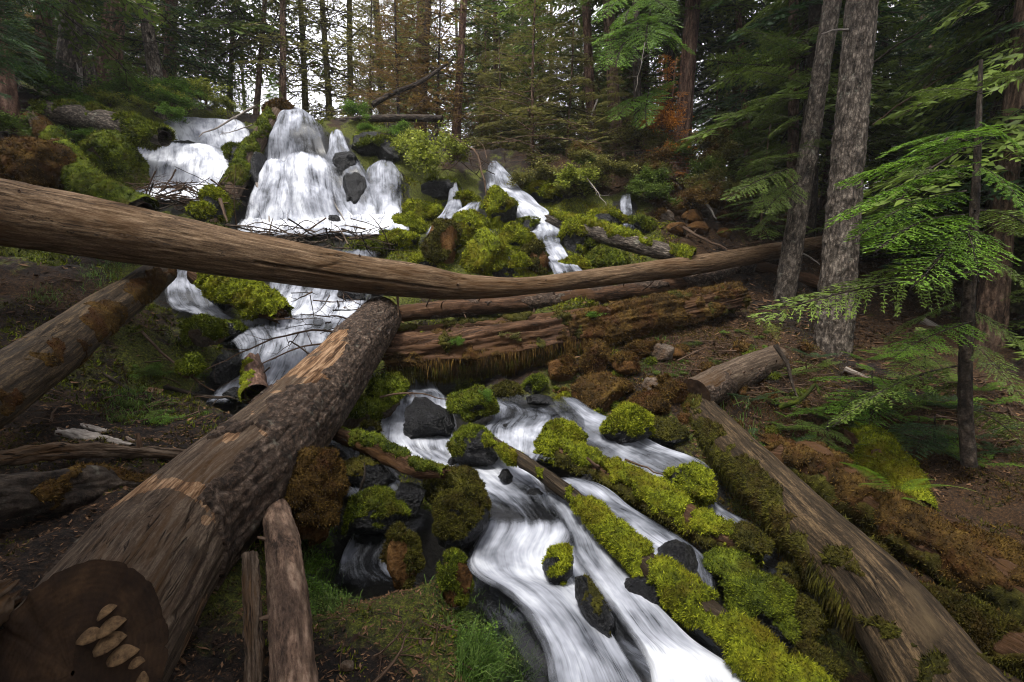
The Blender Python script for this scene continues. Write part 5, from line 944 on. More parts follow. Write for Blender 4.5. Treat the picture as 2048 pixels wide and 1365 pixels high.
# trees added round and behind the camera, mostly unseen, to shade the foreground
for i, (x, y) in enumerate([(-8.5, 8.4), (-6.3, 1.5), (-9.5, 3.5), (-4.5, -3), (-1.0, -3.2), (2.5, -3.6), (5, -2.2), (7.6, -.8), (9.8, 3.6), (-8, -2), (-2.8, -1.6), (.8, -2.2), (-4.6, -.6), (3.4, -1.4)]):
    filler(x, y, 'conifer added round the viewpoint to shade the foreground', 'added shade conifers round the viewpoint', Lw + T_, [LF_DARK, LF_GREEN])

# ---- boughs seen close: hemlock sprays at the right, left corner and hanging from above
NB = [bough_mesh('bough', bough(1, 17, 19, .046, .0105, .20 + .05 * s, 70 + s, .40, .007, .06, .05), LF_BRIGHT, B_DARK) for s in range(4)]
NBL = [bough_mesh('bough', bough(1, 30, 13, .030, .0092, .12 + .04 * s, 90 + s, .36, .006, .08, .06), LF_BRIGHT, B_DARK) for s in range(4)]
def spray(root, a, b, mat, k=0, wsc=1.0, tilt=0.0):    # a bough of the tree `root` from a towards b
    a, b = np.array(a), np.array(b); d = b - a; L = np.linalg.norm(d); d = d / L; sd = nrm(np.cross([0, 0, 1.0], d)); up = np.cross(d, sd)
    sd2 = sd * math.cos(tilt) + up * math.sin(tilt); up2 = np.cross(d, sd2)
    o = link('bough', (NBL if L > .9 else NB)[k % 4], root); M = Matrix(((d[0], sd2[0], up2[0], 0), (d[1], sd2[1], up2[1], 0), (d[2], sd2[2], up2[2], 0), (0, 0, 0, 1))) @ Matrix.Diagonal((L, L * wsc, L, 1))
    M.translation = Vector(a - np.array(root.location)); o.matrix_basis = M; own_mat(o, mat); return o
x0 = P(1938, 905, 3.9)
hr = thing('young_hemlock', 'thin dark-stemmed young hemlock at the right with bright green layered sprays', 'tree', x0)
tp = np.array([P(1938, 930, 3.9), P(1930, 800, 3.9), P(1934, 660, 3.9), P(1942, 520, 3.9), P(1950, 400, 3.95), P(1955, 300, 4.0), P(1962, 120, 4.05)])
st = tube(tp, [.055, .048, .045, .038, .03, .024, .012], 120, 22, 5, .10, 2, None, up=(0, 1, 0)); link('trunk', mesh('trunk', st['V'].reshape(-1, 3) - x0, grid_faces(120, 22, True), B_DARK, dict(lc=st['lc'].reshape(-1, 3))), hr)
g = np.random.default_rng(5)
for k, (a, b, m, ws) in enumerate([
  ((1942, 300, 4.0), (1690, 330, 3.7), LF_BRIGHT, 1.1), ((1945, 330, 4.0), (1660, 388, 3.4), LF_BRIGHT, .8), ((1948, 380, 3.95), (1690, 420, 3.5), LF_BRIGHT, .9), ((1950, 260, 4.0), (1760, 270, 4.2), LF_BRIGHT, 1.2),
  ((1950, 240, 4.0), (2080, 290, 3.6), LF_BRIGHT, 1.1), ((1950, 330, 3.9), (2100, 400, 3.4), LF_BRIGHT, 1.0), ((1945, 430, 3.9), (1740, 440, 3.3), LF_BRIGHT, 1.0), ((1945, 470, 3.9), (1830, 500, 3.2), LF_BRIGHT, 1.1),
  ((1940, 540, 3.9), (1520, 610, 3.6), LF_GREEN, .75), ((1938, 520, 3.9), (1700, 530, 4.3), LF_GREEN, 1.0), ((1942, 500, 3.9), (2100, 560, 3.5), LF_GREEN, 1.0), ((1938, 600, 3.9), (1760, 640, 4.6), LF_GREEN, 1.0),
  ((1936, 640, 3.9), (1800, 700, 3.5), LF_BRIGHT, 1.1), ((1936, 620, 3.9), (2090, 690, 3.6), LF_GREEN, 1.0), ((1932, 730, 3.9), (1640, 790, 3.5), LF_GREEN, .6), ((1930, 760, 3.9), (1780, 800, 4.4), LF_GREEN, 1.0),
  ((1948, 350, 3.95), (1800, 330, 4.8), LF_GREEN, 1.0), ((1950, 420, 3.9), (2060, 440, 4.5), LF_GREEN, 1.1), ((1955, 280, 4.0), (1870, 240, 3.4), LF_BRIGHT, 1.2), ((1945, 460, 3.9), (1990, 480, 3.2), LF_BRIGHT, 1.3), ((1958, 190, 4.0), (1830, 160, 3.9), LF_GREEN, 1.0), ((1960, 160, 4.0), (2070, 140, 4.0), LF_GREEN, 1.0),
  ((1936, 680, 3.9), (2080, 780, 3.4), LF_GREEN, .9), ((1932, 820, 3.9), (2060, 850, 4.2), LF_GREEN, .9)]):
    spray(hr, P(*a), P(*b), m, k, ws * .95, g.uniform(-.35, .35))
for k, (lb, base, boughs, m) in enumerate([
  ('low hemlock seedling with fanned bright sprays at the foot of the biggest trunk', (1745, 830, 5.0), [((1745, 760, 5.0), (1640, 740, 4.8)), ((1745, 770, 5.0), (1850, 790, 4.7)), ((1745, 780, 5.0), (1690, 810, 4.6)), ((1745, 775, 5), (1810, 740, 5.4)), ((1745, 800, 5), (1640, 800, 5.0)), ((1745, 790, 5), (1760, 840, 4.5)), ((1745, 745, 5), (1720, 720, 5.2))], LF_BRIGHT),
  ('small hemlock seedling beside the root snag, left of the yellow mossy log end', (1655, 890, 4.4), [((1655, 860, 4.4), (1600, 840, 4.3)), ((1655, 860, 4.4), (1705, 880, 4.2)), ((1655, 870, 4.4), (1620, 900, 4.2)), ((1655, 850, 4.4), (1680, 830, 4.5))], LF_GREEN),
  ('hemlock clump with thin sprays below the pale poles at the right', (1850, 730, 5.2), [((1850, 700, 5.2), (1760, 690, 5.0)), ((1850, 690, 5.2), (1940, 700, 4.9)), ((1850, 710, 5.2), (1800, 740, 4.9)), ((1850, 680, 5.2), (1840, 650, 5.3)), ((1850, 715, 5.2), (1905, 745, 4.8))], LF_GREEN),
  ('dark hemlock seedling at the lower right among mossy logs', (1870, 880, 4.3), [((1870, 850, 4.3), (1800, 850, 4.1)), ((1870, 850, 4.3), (1950, 870, 4.0)), ((1870, 860, 4.3), (1840, 890, 4.0))], LF_DARK)]):
    p0 = P(*base); rr_ = thing('hemlock_seedling', lb, 'seedling', p0); V, Fs, lc = twig_mesh([p0 - [0, 0, .05], P(boughs[0][0][0], boughs[0][0][1] - 20, base[2])], .012, .006, 0, k, na=6); link('stem', mesh('stem', V - p0, Fs, B_DARK, dict(lc=lc)), rr_)
    for j, (a, b) in enumerate(boughs): spray(rr_, P(*a), P(*b), m, j, 1.5, g.uniform(-.3, .3))
# boughs of the second grey trunk and of trees reaching into the frame
def attach(root, lst, m, seed):
    g = np.random.default_rng(seed)
    for j, (a, b) in enumerate(lst): spray(root, P(*a), P(*b), m, j, g.uniform(.9, 1.4), g.uniform(-.5, .5))
attach(rt2, [((1590, 330, 7.5), (1460, 385, 6.8)), ((1592, 320, 7.5), (1520, 300, 6.9)), ((1588, 350, 7.5), (1490, 420, 7.2)), ((1595, 300, 7.5), (1660, 270, 7.2)), ((1588, 360, 7.5), (1540, 420, 6.9)), ((1600, 200, 7.6), (1500, 180, 7.0)), ((1605, 160, 7.6), (1490, 120, 7.2)),
  ((1600, 180, 7.6), (1480, 240, 7.5)), ((1605, 120, 7.6), (1530, 60, 7.2)), ((1610, 90, 7.6), (1480, 40, 7.6)), ((1600, 240, 7.6), (1530, 250, 7.0)), ((1615, 60, 7.6), (1690, 40, 8.2)), ((1608, 130, 7.6), (1670, 180, 8.2)), ((1595, 290, 7.6), (1470, 320, 8.0)), ((1585, 400, 7.5), (1500, 450, 7.2)), ((1598, 240, 7.6), (1430, 200, 8.0)), ((1604, 150, 7.6), (1420, 100, 8.0))], LF_GREEN, 3)
hb = thing('hemlock', 'hemlock standing behind the furrowed trunk, its bright boughs hanging in front', 'tree', (2.75, 10.6, hz(2.75, 10.6)))
me_, _t = trunk_mesh(.09, 15, (-.02, 0), B_DARK, 3, 40, 12); link('trunk', me_, hb)
attach(hb, [((1290, 40, 10.3), (1205, 60, 9.2)), ((1290, 50, 10.3), (1240, 110, 9.0)), ((1290, 30, 10.3), (1370, 60, 9.3)), ((1285, 70, 10.3), (1190, 105, 9.4)), ((1290, 20, 10.3), (1310, 80, 9.0)), ((1285, 60, 10.3), (1400, 90, 9.6)), ((1290, 0, 10.3), (1230, 20, 9.0)), ((1290, 190, 10.3), (1215, 215, 9.5)), ((1290, 180, 10.3), (1300, 240, 9.4)), ((1290, 200, 10.3), (1350, 150, 9.8)), ((1285, -20, 10.3), (1350, 10, 9.4)),((1285, -20, 10.3), (1180, 10, 9.6))], LF_BRIGHT, 4)
hl = thing('hemlock', 'dark hemlock at the left edge with boughs drooping over the bank', 'tree', (-6.1, 5.0, hz(-6.1, 5.0)))
me_, _t = trunk_mesh(.14, 14, (0, 0), B_DARK, 9, 40, 12); link('trunk', me_, hl)
g = np.random.default_rng(12)
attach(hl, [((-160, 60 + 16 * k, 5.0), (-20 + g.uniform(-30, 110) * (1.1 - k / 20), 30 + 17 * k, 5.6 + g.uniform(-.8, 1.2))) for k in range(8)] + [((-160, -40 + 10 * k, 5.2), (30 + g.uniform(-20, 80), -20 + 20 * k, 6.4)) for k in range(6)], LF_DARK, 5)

# ------------------------------------------------------------------ shrubs, ferns, grass, sticks, litter
def shrub_mesh(nleaf, lw, seed, flat=.7, stems=12):
    g = np.random.default_rng(seed); parts = []
    tips = nrm(g.normal(size=(stems, 3)) + [0, 0, .8]) * g.uniform(.5, 1, (stems, 1)) * [1, 1, flat]; sp = []
    for tpt in tips:
        V, Fs, lc = twig_mesh([np.zeros(3), tpt * .5 + [0, 0, .12], tpt], .012, .004, 4, int(g.integers(1e6)), .4, 3, 8); sp.append((V, Fs, .5))
    SV, SF, _ = join(sp); SF = SF[0]
    c = SV[g.integers(len(SV), size=nleaf)]; c = c[np.linalg.norm(c, axis=1) > .25]; n = len(c); c = c + g.normal(size=(n, 3)) * .075
    nn = nrm(g.normal(size=(n, 3)) * .6 + [0, 0, 1]); d = nrm(np.cross(nn, g.normal(size=(n, 3)))); s = np.cross(nn, d); w_ = lw * g.uniform(.6, 1.2, (n, 1))
    V = np.stack([c, c + d * w_ * .6 + s * w_ * .38, c + d * w_ * 1.25, c + d * w_ * .6 - s * w_ * .38], 1).reshape(-1, 3); Q = np.arange(n)[:, None] * 4 + np.arange(4)
    return bough_mesh('foliage', (V, Q, np.repeat(g.random(n), 4), SV, SF), LF_SHRUB, W_TWIG)
SH = [shrub_mesh(3600, .066, s) for s in range(3)] + [shrub_mesh(1500, .055, 9, .4)]
def shrub(label, u, v, wpx, m, D=None, k=0, flat=1.0, name='shrub', group=None, cat='bush'):
    c = P(u, v, D) if D else G(u, v); s = wpx * mpp(c[1]) / 2 * 1.3; o = link(name, SH[k % 4], None, c); o.scale = (s, s, s * flat); o.rotation_euler = (0, 0, u * .7); own_mat(o, m); return tag(o, label, cat, group)
for k, (lb, u, v, w_, m, D, fl) in enumerate([
  ('yellow-green leafy bush hanging over the dark rock right of the tallest fall', 850, 332, 125, LF_SHRUB, 8.9, 1.15), ('upper half of the yellow-green growth, more open, under the charred log', 815, 300, 90, LF_SHRUB, 9.6, .9), ('sparser yellow-green bush left of the small right fall', 915, 320, 90, LF_SHRUB, 9.7, .9),
  ('light green leafy bush on the bank above the far thin fall', 1150, 375, 120, LF_SHRUB, 9.4, .7), ('duller green bush right of that bank bush', 1215, 350, 90, LF_OLIVE, 9.8, .7), ('bright bush on the lip above the left falls', 400, 200, 95, LF_SHRUB, 10.6, .8), ('bright green bush between the twin trunk and the leaning grey tree', 265, 185, 100, LF_SHRUBG, 10.3, .8),
  ('green bush trailing down the left lip', 320, 215, 90, LF_SHRUBG, 10.2, .6), ('fresh green maple-like bush beside the crest of the tallest fall', 712, 232, 60, LF_SHRUBG, 10.4, .9), ('fresh green leafy sprig over the black outcrop', 735, 262, 46, LF_SHRUBG, 10.0, .6), ('green bush behind the left bank log', 110, 190, 130, LF_SHRUBG, 9.6, .8),
  ('dark green bush in the shade of the left bank', 30, 265, 110, LF_GREEN, 8.0, .7), ('green bush above the domed mossy boulder', 165, 275, 70, LF_SHRUBG, 8.6, .5), ('light bush on the right part of the left lip', 445, 215, 60, LF_SHRUB, 10.5, .6), ('fresh green bush at the right of the charred log', 800, 270, 60, LF_SHRUBG, 10.3, .7),
  ('leafy seedling on the squat mossy boulder', 972, 795, 34, LF_SHRUBG, 4.25, 1.2), ('small leafy plant on the front of the rotten log', 915, 690, 34, LF_SHRUBG, 5.05, 1.0), ('leafy plants growing along the top of the rotten log', 1180, 635, 60, LF_SHRUBG, 5.7, .5), ('moss-leaf tuft hanging on the rotten log', 1018, 678, 48, LF_OLIVE, 5.3, .7),
  ('dead orange foliage hanging in front of the broad red trunk', 1328, 262, 80, LF_ORANGE, 10.2, 1.25), ('dead orange spray low beside the broad red trunk', 1345, 310, 46, LF_ORANGE, 10.1, 1.0), ('low bush at the forest edge right of the orange dead conifer', 1400, 330, 80, LF_OLIVE, 10.6, .6), ('green scrub on the bank between small right fall and bank bush', 1080, 330, 70, LF_OLIVE, 10.4, .6)]):
    shrub(lb, u, v, w_, m, D, k % 3, fl)
g = np.random.default_rng(41)
for i in range(34):                                 # dry scrub along the top of the bank right of the falls
    u = g.uniform(1010, 1480); v = g.uniform(275, 400) + (u - 1200) * .04; w_ = g.uniform(50, 95)
    shrub('dry olive scrub bush on the bank right of the small right fall', u, v, w_, [LF_OLIVE, LF_BROWN, LF_OLIVE, LF_GREEN][i % 4], 10.6 - (v - 275) / 125 * 1.2, i % 3, .8, 'scrub_bush', 'scrub bushes on the right bank')
for i in range(22):
    u = g.uniform(-20, 440); v = 175 + g.uniform(0, 60) + max(0, 200 - u) * .2; shrub('leafy green undergrowth bush on the left bank below the big trunks', u, v, g.uniform(45, 90), [LF_SHRUBG, LF_SHRUBG, LF_SHRUB][i % 3], 10.4 - (v - 175) * .02, i % 3, .6, 'undergrowth_bush', 'undergrowth bushes on the left bank')
g = np.random.default_rng(31)
for i in range(120):                                 # ground plants in patches
    u, v = [(g.uniform(1260, 1560), g.uniform(660, 760)), (g.uniform(230, 420), g.uniform(720, 850)), (g.uniform(880, 1010), g.uniform(1180, 1340)), (g.uniform(600, 660), g.uniform(1080, 1230)), (g.uniform(1560, 1850), g.uniform(850, 1010))][i % 5]
    p = G(u, v)
    if wdist(p[0], p[1]) < .12: continue
    o = link('ground_plant', SH[3], None, p); s = g.uniform(.10, .20); o.scale = (s, s, s * .5); o.rotation_euler = (0, 0, g.uniform(0, 6)); own_mat(o, LF_SHRUBG if i % 2 else LF_GREEN)
    tag(o, ['low green leafy plant on the right bank under the rotten log', 'low green leafy plant on the left bank below the wet log', 'low green leafy plant beside the grass at the bottom edge', 'low green leafy plant beside the bottom left pole log', 'low green leafy plant among the mossy logs at the right'][i % 5], 'plant', ['plants of the right bank', 'plants of the left bank', 'plants by the grass', 'plants by the pole log', 'plants among mossy logs'][i % 5])
def grass(name, centers, n, ln, wd, rad, seed, lean=(0, 0, 0)):
    g = np.random.default_rng(seed); c = np.array(centers); k = g.integers(len(c), size=n); xy = c[k, :2] + g.normal(size=(n, 2)) * rad; z = H(xy[:, 0], xy[:, 1]) - .01
    p = np.column_stack([xy, z]); nn = np.tile(nrm(np.array([0, 0, 1.0]) + np.array(lean)), (n, 1)); V, f, tv = blades(p, nn, ln, wd, .42, 0, seed, True)
    o = link(name, mesh(name, V, f, GRASS, dict(tv=tv), smooth=False), kind='stuff')
grass('grass', [G(u, v) for u, v in [(985, 1290), (1000, 1320), (960, 1330), (1030, 1350), (940, 1360), (1000, 1290)]], 1000, .21, .0035, .045, 1, (.45, .1, 0))
grass('grass', [G(u, v) for u, v in [(625, 1110), (640, 1160), (655, 1210), (620, 1140), (250, 790), (270, 820), (245, 840), (215, 545), (190, 560), (240, 530), (90, 600)]], 1500, .12, .004, .07, 2)
grass('grass', [P(u, v, D) for u, v, D in [(230, 255, 8.6), (180, 260, 8.8), (140, 350, 7.8), (330, 235, 9.5), (1505, 830, 4.6)]], 1600, .22, .009, .25, 3)
grass('grass', [G(u, v) for u, v in [(930, 1200), (915, 1240), (930, 1280), (1330, 690), (1290, 740), (1410, 760), (1350, 740)]], 1300, .07, .005, .08, 4)
def litter(name, n, box, size, mat, seed, up=.4):     # fallen needles, bark flakes and twig bits on the soil
    g = np.random.default_rng(seed); u = g.uniform(box[0], box[2], n); y = g.uniform(box[1], box[3], n); x = u * 1.0
    ok = (wdist(x, y) > .16); x, y = x[ok], y[ok]; z = H(x, y) + .006; m = len(x); a = g.uniform(0, 6.28, m); d = np.stack([np.cos(a), np.sin(a), g.normal(size=m) * .25], -1)
    s = np.stack([-np.sin(a), np.cos(a), g.normal(size=m) * up], -1); L = size * g.lognormal(0, .5, m)[:, None]; W_ = L * g.uniform(.08, .35, (m, 1)); p = np.column_stack([x, y, z])
    V = np.stack([p - d * L, p + s * W_, p + d * L, p - s * W_], 1).reshape(-1, 3)
    link(name, mesh(name, V, np.arange(m)[:, None] * 4 + np.arange(4), mat, dict(tv=np.repeat(g.random(m), 4)), smooth=False), kind='stuff')
litter('needle_litter', 34000, (-3.2, 1.3, 0.3, 3.6), .007, LITTER, 1); litter('needle_litter', 30000, (.4, 3.8, 5.5, 8), .016, LITTER, 2); litter('bark_flakes', 2500, (.4, 3.8, 5.5, 8), .035, LITTER, 12); litter('bark_flakes', 3500, (-2.5, 1.3, .3, 3.2), .011, LITTER, 3)
litter('needle_litter', 9000, (-5.5, 3.5, -.5, 9), .022, LITTER, 4); litter('fallen_leaf_bits', 14000, (2, 6.5, 9, 11.5), .030, LITTER, 5)
# moss and low growth as a living skin over the banks near the water
def ground_moss(n, box, lo, hi, ln, wd, mat, seed, name='ground_moss', thr=.1):
    g = np.random.default_rng(seed); x = g.uniform(box[0], box[2], n); y = g.uniform(box[1], box[3], n); wd_ = wdist(x, y); q = np.stack([x, y, x * 0], -1)
    ok = (wd_ > lo) & (wd_ < hi) & (fbm(q, 1.7, 4, seed) > thr); x, y = x[ok], y[ok]; p = np.column_stack([x, y, H(x, y, wd_[ok]) - .004])
    V, f, tv = blades(p, np.tile([0, 0, 1.0], (len(p), 1)), ln, wd, .9, 0, seed); link(name, mesh(name, V, f, mat, dict(tv=tv)), kind='stuff')
ground_moss(70000, (-2.6, 6.8, 2.4, 9.6), -1, 2.0, .045, .016, MOSS_Y, 12, thr=-.25); ground_moss(70000, (-4.5, 1.6, -1.2, 6), .08, 4, .022, .009, MOSS_D, 21, thr=.0); ground_moss(30000, (-4.0, 2.2, -1.2, 5.5), .08, 4, .028, .010, MOSS_G, 22, thr=.35); ground_moss(90000, (.9, 2.2, 4.8, 6.8), .08, 4, .026, .010, MOSS_D, 23, thr=-.1); ground_moss(60000, (-5.5, 3.2, -.3, 9), .08, 1.4, .04, .014, MOSS_G, 1); ground_moss(50000, (-1.5, 5.5, 3, 9.5), .08, 1.2, .05, .018, MOSS_Y, 2, thr=.0); ground_moss(60000, (.8, 2.6, 5, 7), .08, 2.5, .035, .012, MOSS_O, 3, thr=-.1); ground_moss(40000, (-2.4, 1.4, .8, 3.4), .08, .7, .028, .010, MOSS_G, 4); ground_moss(50000, (-7, 5, -2.5, 11), .08, 3, .06, .02, MOSS_G, 5)
# fern
def fern(label, base, fronds):
    p0 = P(*base); r_ = thing('fern', label, 'fern', p0)
    for k, (a, b, L_) in enumerate(fronds):
        A_, B_ = P(*a), P(*b); d = B_ - A_; L = np.linalg.norm(d); e1 = d / L; sd = nrm(np.cross([0, .35, 1.0], e1)); up = np.cross(e1, sd); Vs, Fs = [], []; n = 27
        for i in range(n):
            t = .12 + .88 * i / n; c = A_ + d * t + up * .10 * L * math.sin(t * 3.1); w_ = L * .22 * math.sin(min(1, t * 2.2) * 1.57) * (1 - t) ** .6 + .006
            for sg in (-1, 1):
                q = c + (sd * sg * .93 + e1 * .35) * w_ - up * w_ * .12; m1 = c + (q - c) * .45; wv = e1 * .0042 * (1.2 - t * .8) * L / .35; k0 = len(Vs); Vs += [c - wv * .4, m1 - wv, q, m1 + wv, c + wv * .4]; Fs += [[k0, k0 + 1, k0 + 2], [k0, k0 + 2, k0 + 3], [k0, k0 + 3, k0 + 4]]
        V = np.array(Vs) - p0; link('frond', mesh('frond', V, np.array(Fs), LF_BRIGHT, dict(tv=np.random.default_rng(k).random(len(V)) * .5 + .5), smooth=False), r_)
fern('bright green fern with outstretched fronds on the mossy log at the right', (1790, 985, 3.35), [((1790, 990, 3.35), (1680, 925, 3.3), 0), ((1790, 985, 3.35), (1955, 985, 3.3), 0), ((1790, 995, 3.35), (1855, 1015, 3.1), 0), ((1785, 990, 3.35), (1720, 975, 3.1), 0), ((1800, 985, 3.35), (1870, 960, 3.5), 0)])
g = np.random.default_rng(88)
for i in range(52):                                 # small ferns and seedlings on the right slope
    u, v = g.uniform(1480, 2000), g.uniform(700, 930); p = G(u, v); D = p[1]
    r_ = thing('hemlock_seedling', 'tiny hemlock seedling on the shaded forest floor at the lower right', 'seedling', p, 'tiny seedlings at the lower right'); a0 = g.uniform(0, 6)
    for j in range(5):
        a = a0 + j * 1.3; o = link('bough', NB[j % 4], r_); o.rotation_euler = (g.uniform(-.3, .3), -.5, a); s_ = g.uniform(.18, .42); o.scale = (s_,) * 3; own_mat(o, [LF_GREEN, LF_BRIGHT, LF_DARK][i % 3])
# sticks
GJ = 'twigs of the tangle by the thick log tip'; ST = [
 ('long curved orange-brown branch over the middle cascade, reaching left from the thick log tip', [(700, 668, 5.0), (640, 662, 5.0), (560, 674, 4.95), (480, 705, 4.8), (412, 736, 4.6)], .014, 5), ('forked branch just under the long curved one', [(698, 688, 4.9), (620, 690, 4.9), (545, 716, 4.8), (490, 752, 4.7)], .012, 6),
 ('short bent branch from the tangle pointing up left', [(735, 660, 5.1), (680, 635, 5.1), (600, 630, 5.0)], .013, 4), ('dark hooked branch in the white water under the curved branch', [(640, 725, 4.8), (585, 685, 4.8), (575, 690, 4.8)], .012, 2), ('dark branch crossing the tangle steeply', [(540, 735, 4.7), (500, 770, 4.6), (470, 800, 4.5)], .010, 3),
 ('orange split stick standing in front of the tangle', [(795, 592, 5.3), (797, 640, 5.2)], .016, 0), ('thin dark twig hanging below the pale log, left', [(620, 590, 5.2), (628, 640, 5.2), (620, 660, 5.2)], .006, 2), ('thin dark twig hanging below the pale log, right', [(660, 590, 5.3), (640, 620, 5.3), (600, 645, 5.2)], .007, 3),
 ('twig with knobbly tip right over the log tip', [(780, 640, 5.2), (720, 610, 5.4), (690, 590, 5.5)], .008, 5), ('broken dark stick lying on the wet thick log bark', [(755, 655, 5.0), (700, 648, 5.05), (640, 668, 5.0)], .010, 4),
 ('grey pole leaning in the tallest fall', [(502, 340, 9.0), (526, 395, 8.7), (548, 452, 8.3)], .035, 0), ('thin grey pole at the foot of the right curtain', [(662, 395, 8.8), (676, 420, 8.6), (692, 447, 8.3)], .022, 0), ('pale leaning branch across the left upper fall', [(512, 212, 9.6), (460, 240, 9.5), (398, 275, 9.3)], .028, 3),
 ('thin twigged branch beside that pale leaning branch', [(505, 250, 9.3), (470, 262, 9.3), (440, 270, 9.2)], .012, 5), ('orange rotten stake by the mossy lumps under the snag', [(440, 398, 7.5), (450, 430, 7.4), (455, 445, 7.3)], .03, 0),
 ('reddish dead leader leaning down to the moss domes', [(880, 262, 10.2), (935, 292, 9.8), (958, 320, 9.4), (975, 400, 8.8)], .035, 8), ('long bare twig down the right slope, left one of the pair', [(1435, 570, 7.4), (1470, 630, 7.0), (1532, 692, 6.5)], .020, 3), ('long bare twig down the right slope, right one of the pair', [(1450, 565, 7.4), (1475, 610, 7.1), (1495, 645, 6.8)], .016, 2),
 ('black twisted branch above the short cut log', [(1550, 690, 5.3), (1575, 730, 5.2), (1585, 770, 5.1), (1596, 795, 5.0)], .028, 3), ('crooked mossy root arch right of the short cut log', [(1560, 815, 4.7), (1600, 800, 4.6), (1630, 770, 4.7), (1640, 790, 4.6)], .030, 4), ('bare forked twig on the right bank left of the short cut log', [(1355, 722, 5.3), (1390, 705, 5.3), (1420, 692, 5.4)], .012, 4),
 ('orange-brown twig lying over the mossy ledge and the white water', [(760, 795, 4.3), (820, 786, 4.3), (895, 800, 4.3)], .012, 2), ('thin stick beside the right stream branch', [(1250, 920, 3.8), (1290, 935, 3.8), (1340, 957, 3.7)], .012, 0), ('mossy root reaching up from the mossy ledge', [(735, 815, 4.3), (760, 770, 4.4), (772, 735, 4.5)], .022, 2),
 ('dark wet branch along the left bank below the middle cascade', [(200, 745, 3.9), (300, 800, 3.7), (410, 835, 3.7), (450, 830, 3.8)], .013, 4), ('black branch lying level at the foot of the middle cascade', [(330, 775, 4.3), (420, 795, 4.2), (500, 800, 4.2)], .022, 3), ('brown stick slanting down the left bank', [(285, 665, 4.7), (350, 730, 4.4), (430, 785, 4.2)], .016, 1),
 ('curved root on the soil at the bottom centre', [(640, 1300, 1.85), (720, 1318, 1.8), (780, 1290, 1.82), (815, 1240, 1.95)], .008, 2), ('forked root on the soil nearest the bottom edge', [(740, 1375, 1.68), (790, 1320, 1.75), (815, 1270, 1.85)], .009, 2), ('upright orange splinter before the glossy black boulder', [(718, 990, 2.9), (728, 955, 2.9), (730, 925, 2.95)], .012, 0),
 ('pale bent twig standing on the talus slope', [(1405, 395, 9.5), (1425, 425, 9.2), (1432, 440, 9.1)], .03, 1), ('pale bare twig drooping under the bank bush', [(1170, 352, 9.3), (1195, 385, 9.0), (1212, 412, 8.8)], .014, 3), ('pale bare stick against the pinkish grey trunk', [(1195, 200, 11.5), (1182, 235, 11.4), (1185, 250, 11.3)], .022, 1),
 ('weathered pole across the talus slope left of the leaning trunk', [(1365, 455, 8.9), (1410, 480, 8.6), (1465, 500, 8.3)], .035, 1), ('stub of a grey branch above the leaning trunk foot', [(1600, 505, 8.0), (1620, 515, 8.0), (1640, 530, 7.9)], .02, 3),
 ('bleached forked branch hanging before the right of centre trees', [(1290, 85, 9.0), (1282, 130, 9.0), (1270, 185, 9.0)], .008, 3), ('long bare dark bough crossing the gloom right of the biggest trunk', [(1740, 130, 7.5), (1850, 60, 7.2), (2060, 5, 6.8)], .018, 6), ('second bare bough below it in the gloom', [(1745, 250, 7.5), (1830, 190, 7.2), (1960, 120, 7)], .014, 5)]
for i, (lb, px, r_, ns_) in enumerate(ST):
    stick(lb, px, r_, None, ns_, 200 + i, (MOSS_G if 'mossy root' in lb else W_PALE if ('pale' in lb or 'bleached' in lb or 'grey' in lb) else B_DARK if ('dark' in lb or 'black' in lb) else W_TWIG), lside=.3)
def debris(label, group, n, box, D0, r_, L, seed, mat=W_TWIG, hor=.8, stuff=False):
    g = np.random.default_rng(seed); acc, al = [], []
    for i in range(n):
        u, v = g.uniform(box[0], box[2]), g.uniform(box[1], box[3]); D = D0 + g.uniform(-.25, .25) if D0 else None; c = (P(u, v, D) if D else G(u, v) + [0, 0, .03]); a = g.normal(size=3) * [1, .7, .35 * (1.3 - hor)]; a = nrm(a) * L * g.uniform(.4, 1.2) / 2
        V, Fs, lc = twig_mesh([c - a, c + g.normal(size=3) * L * .05, c + a], r_ * g.uniform(.5, 1.3), r_ * .3, 3, int(g.integers(1e6)), .35, 4, 8)
        if stuff: acc.append((V, Fs, .5)); al.append(lc); continue
        o = link('dead_twig', mesh('dead_twig', V - c, Fs, mat if g.random() < .7 else B_DARK, dict(lc=lc)), None, c); tag(o, label, 'twig', group)
    if acc:
        V, Fs, tv = join(acc); link('dead_twigs', mesh('dead_twigs', V, Fs, mat, dict(lc=np.concatenate(al))), kind='stuff')
debris('bare twig in the debris heap below the left falls', 'twigs below the left falls', 46, (285, 365, 480, 412), 7.9, .014, .9, 1); debris('bare upright twig sticking out of the debris heap below the left falls', 'upright twigs below the left falls', 7, (330, 360, 380, 400), 7.8, .018, .5, 2, hor=-1.5)
debris('dead twig in the drift heap at the foot of the tallest fall', 'twigs at the foot of the tallest fall', 64, (500, 455, 775, 498), 7.4, .014, .9, 3, W_GREY); debris('dead twig caught between the pale log and the thick log tip', GJ, 26, (590, 575, 800, 660), 5.3, .008, .45, 4)
debris('dead twig caught behind the leaning trunk at the right', 'twigs behind the leaning trunk', 30, (1500, 470, 1660, 560), 8.4, .012, .6, 5); debris('twig lying on the right bank', 'twigs on the right bank', 170, (1300, 680, 1640, 800), None, .007, .35, 6, stuff=True); debris('twig lying on the left bank', 'twigs on the left bank', 110, (60, 520, 420, 860), None, .006, .35, 7, stuff=True)
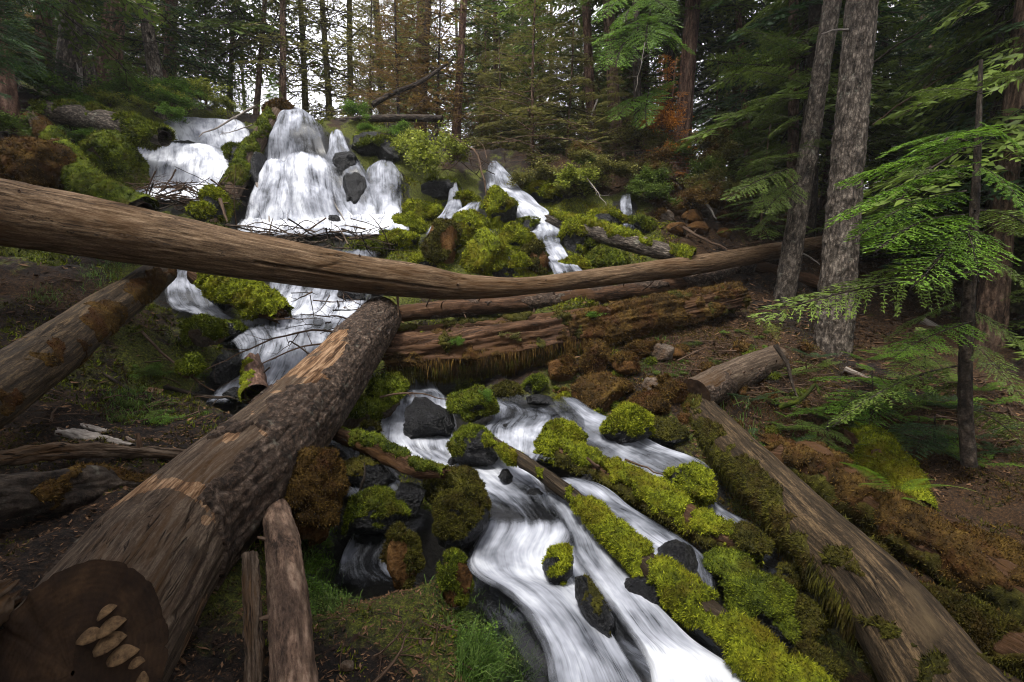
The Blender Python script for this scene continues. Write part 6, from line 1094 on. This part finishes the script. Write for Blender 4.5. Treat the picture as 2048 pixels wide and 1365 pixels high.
debris('twig lying on the talus slope', 'twigs on the talus slope', 70, (1290, 370, 1600, 470), None, .012, .7, 8, W_GREY, stuff=True); debris('twig or root lying on the foreground soil', 'twigs on the foreground soil', 26, (560, 1230, 930, 1350), None, .004, .14, 9); debris('twig lying in the gloom at the lower right', 'twigs in the gloom', 130, (1560, 760, 2040, 900), None, .008, .5, 10, stuff=True)
debris('dead twig in the dry scrub right of the small right fall', 'twigs in the dry scrub', 60, (1020, 250, 1380, 400), 10.3, .010, .9, 11, hor=.2, stuff=True); debris('bare twig drooping left of the small right fall', 'twigs left of the small right fall', 26, (890, 270, 970, 370), 9.5, .009, .6, 12, W_TWIG, -.5)
hz_ = mesh('haze', [(x, y, z) for x in (-75, 75) for y in (-30, 85) for z in (-5, 27)], np.array([[0, 1, 3, 2], [4, 6, 7, 5], [0, 4, 5, 1], [2, 3, 7, 6], [0, 2, 6, 4], [1, 5, 7, 3]]), smooth=False)
hm = bpy.data.materials.new('haze'); hm.use_nodes = True; hm.node_tree.nodes.clear(); ho = hm.node_tree.nodes.new('ShaderNodeOutputMaterial'); hv = hm.node_tree.nodes.new('ShaderNodeVolumePrincipled')
hv.inputs['Color'].default_value = (.92, .95, .97, 1); hv.inputs['Density'].default_value = HAZE; hm.node_tree.links.new(hv.outputs[0], ho.inputs['Volume']); hz_.materials.append(hm); link('haze', hz_, kind='stuff')
# stump and rotten pieces at the left
t = log('splintered pale stump in front of the forked grey trunk', [(182, 235, 10.6), (180, 205, 10.6), (178, 170, 10.6), (176, 140, 10.6)], [.24, .19, .17, .16], B_GREY, 60, 32, 60, .1, None, 'bx', [(W_PALE, lambda TH, SS, lc: (np.sin(TH + 1.2) > .2) * 1.0, .01)], name='stump', cat='stump')
log('rotten bark slab in the bottom left corner below the sawn log end', [(-280, 1420, 1.15), (-130, 1290, 1.30), (0, 1190, 1.5)], [.11, .11, .06], W_GREY, 160, 70, 61, .3, lambda TH, SS, lc: .02 * ns(lc, 12, 4), 'bx')
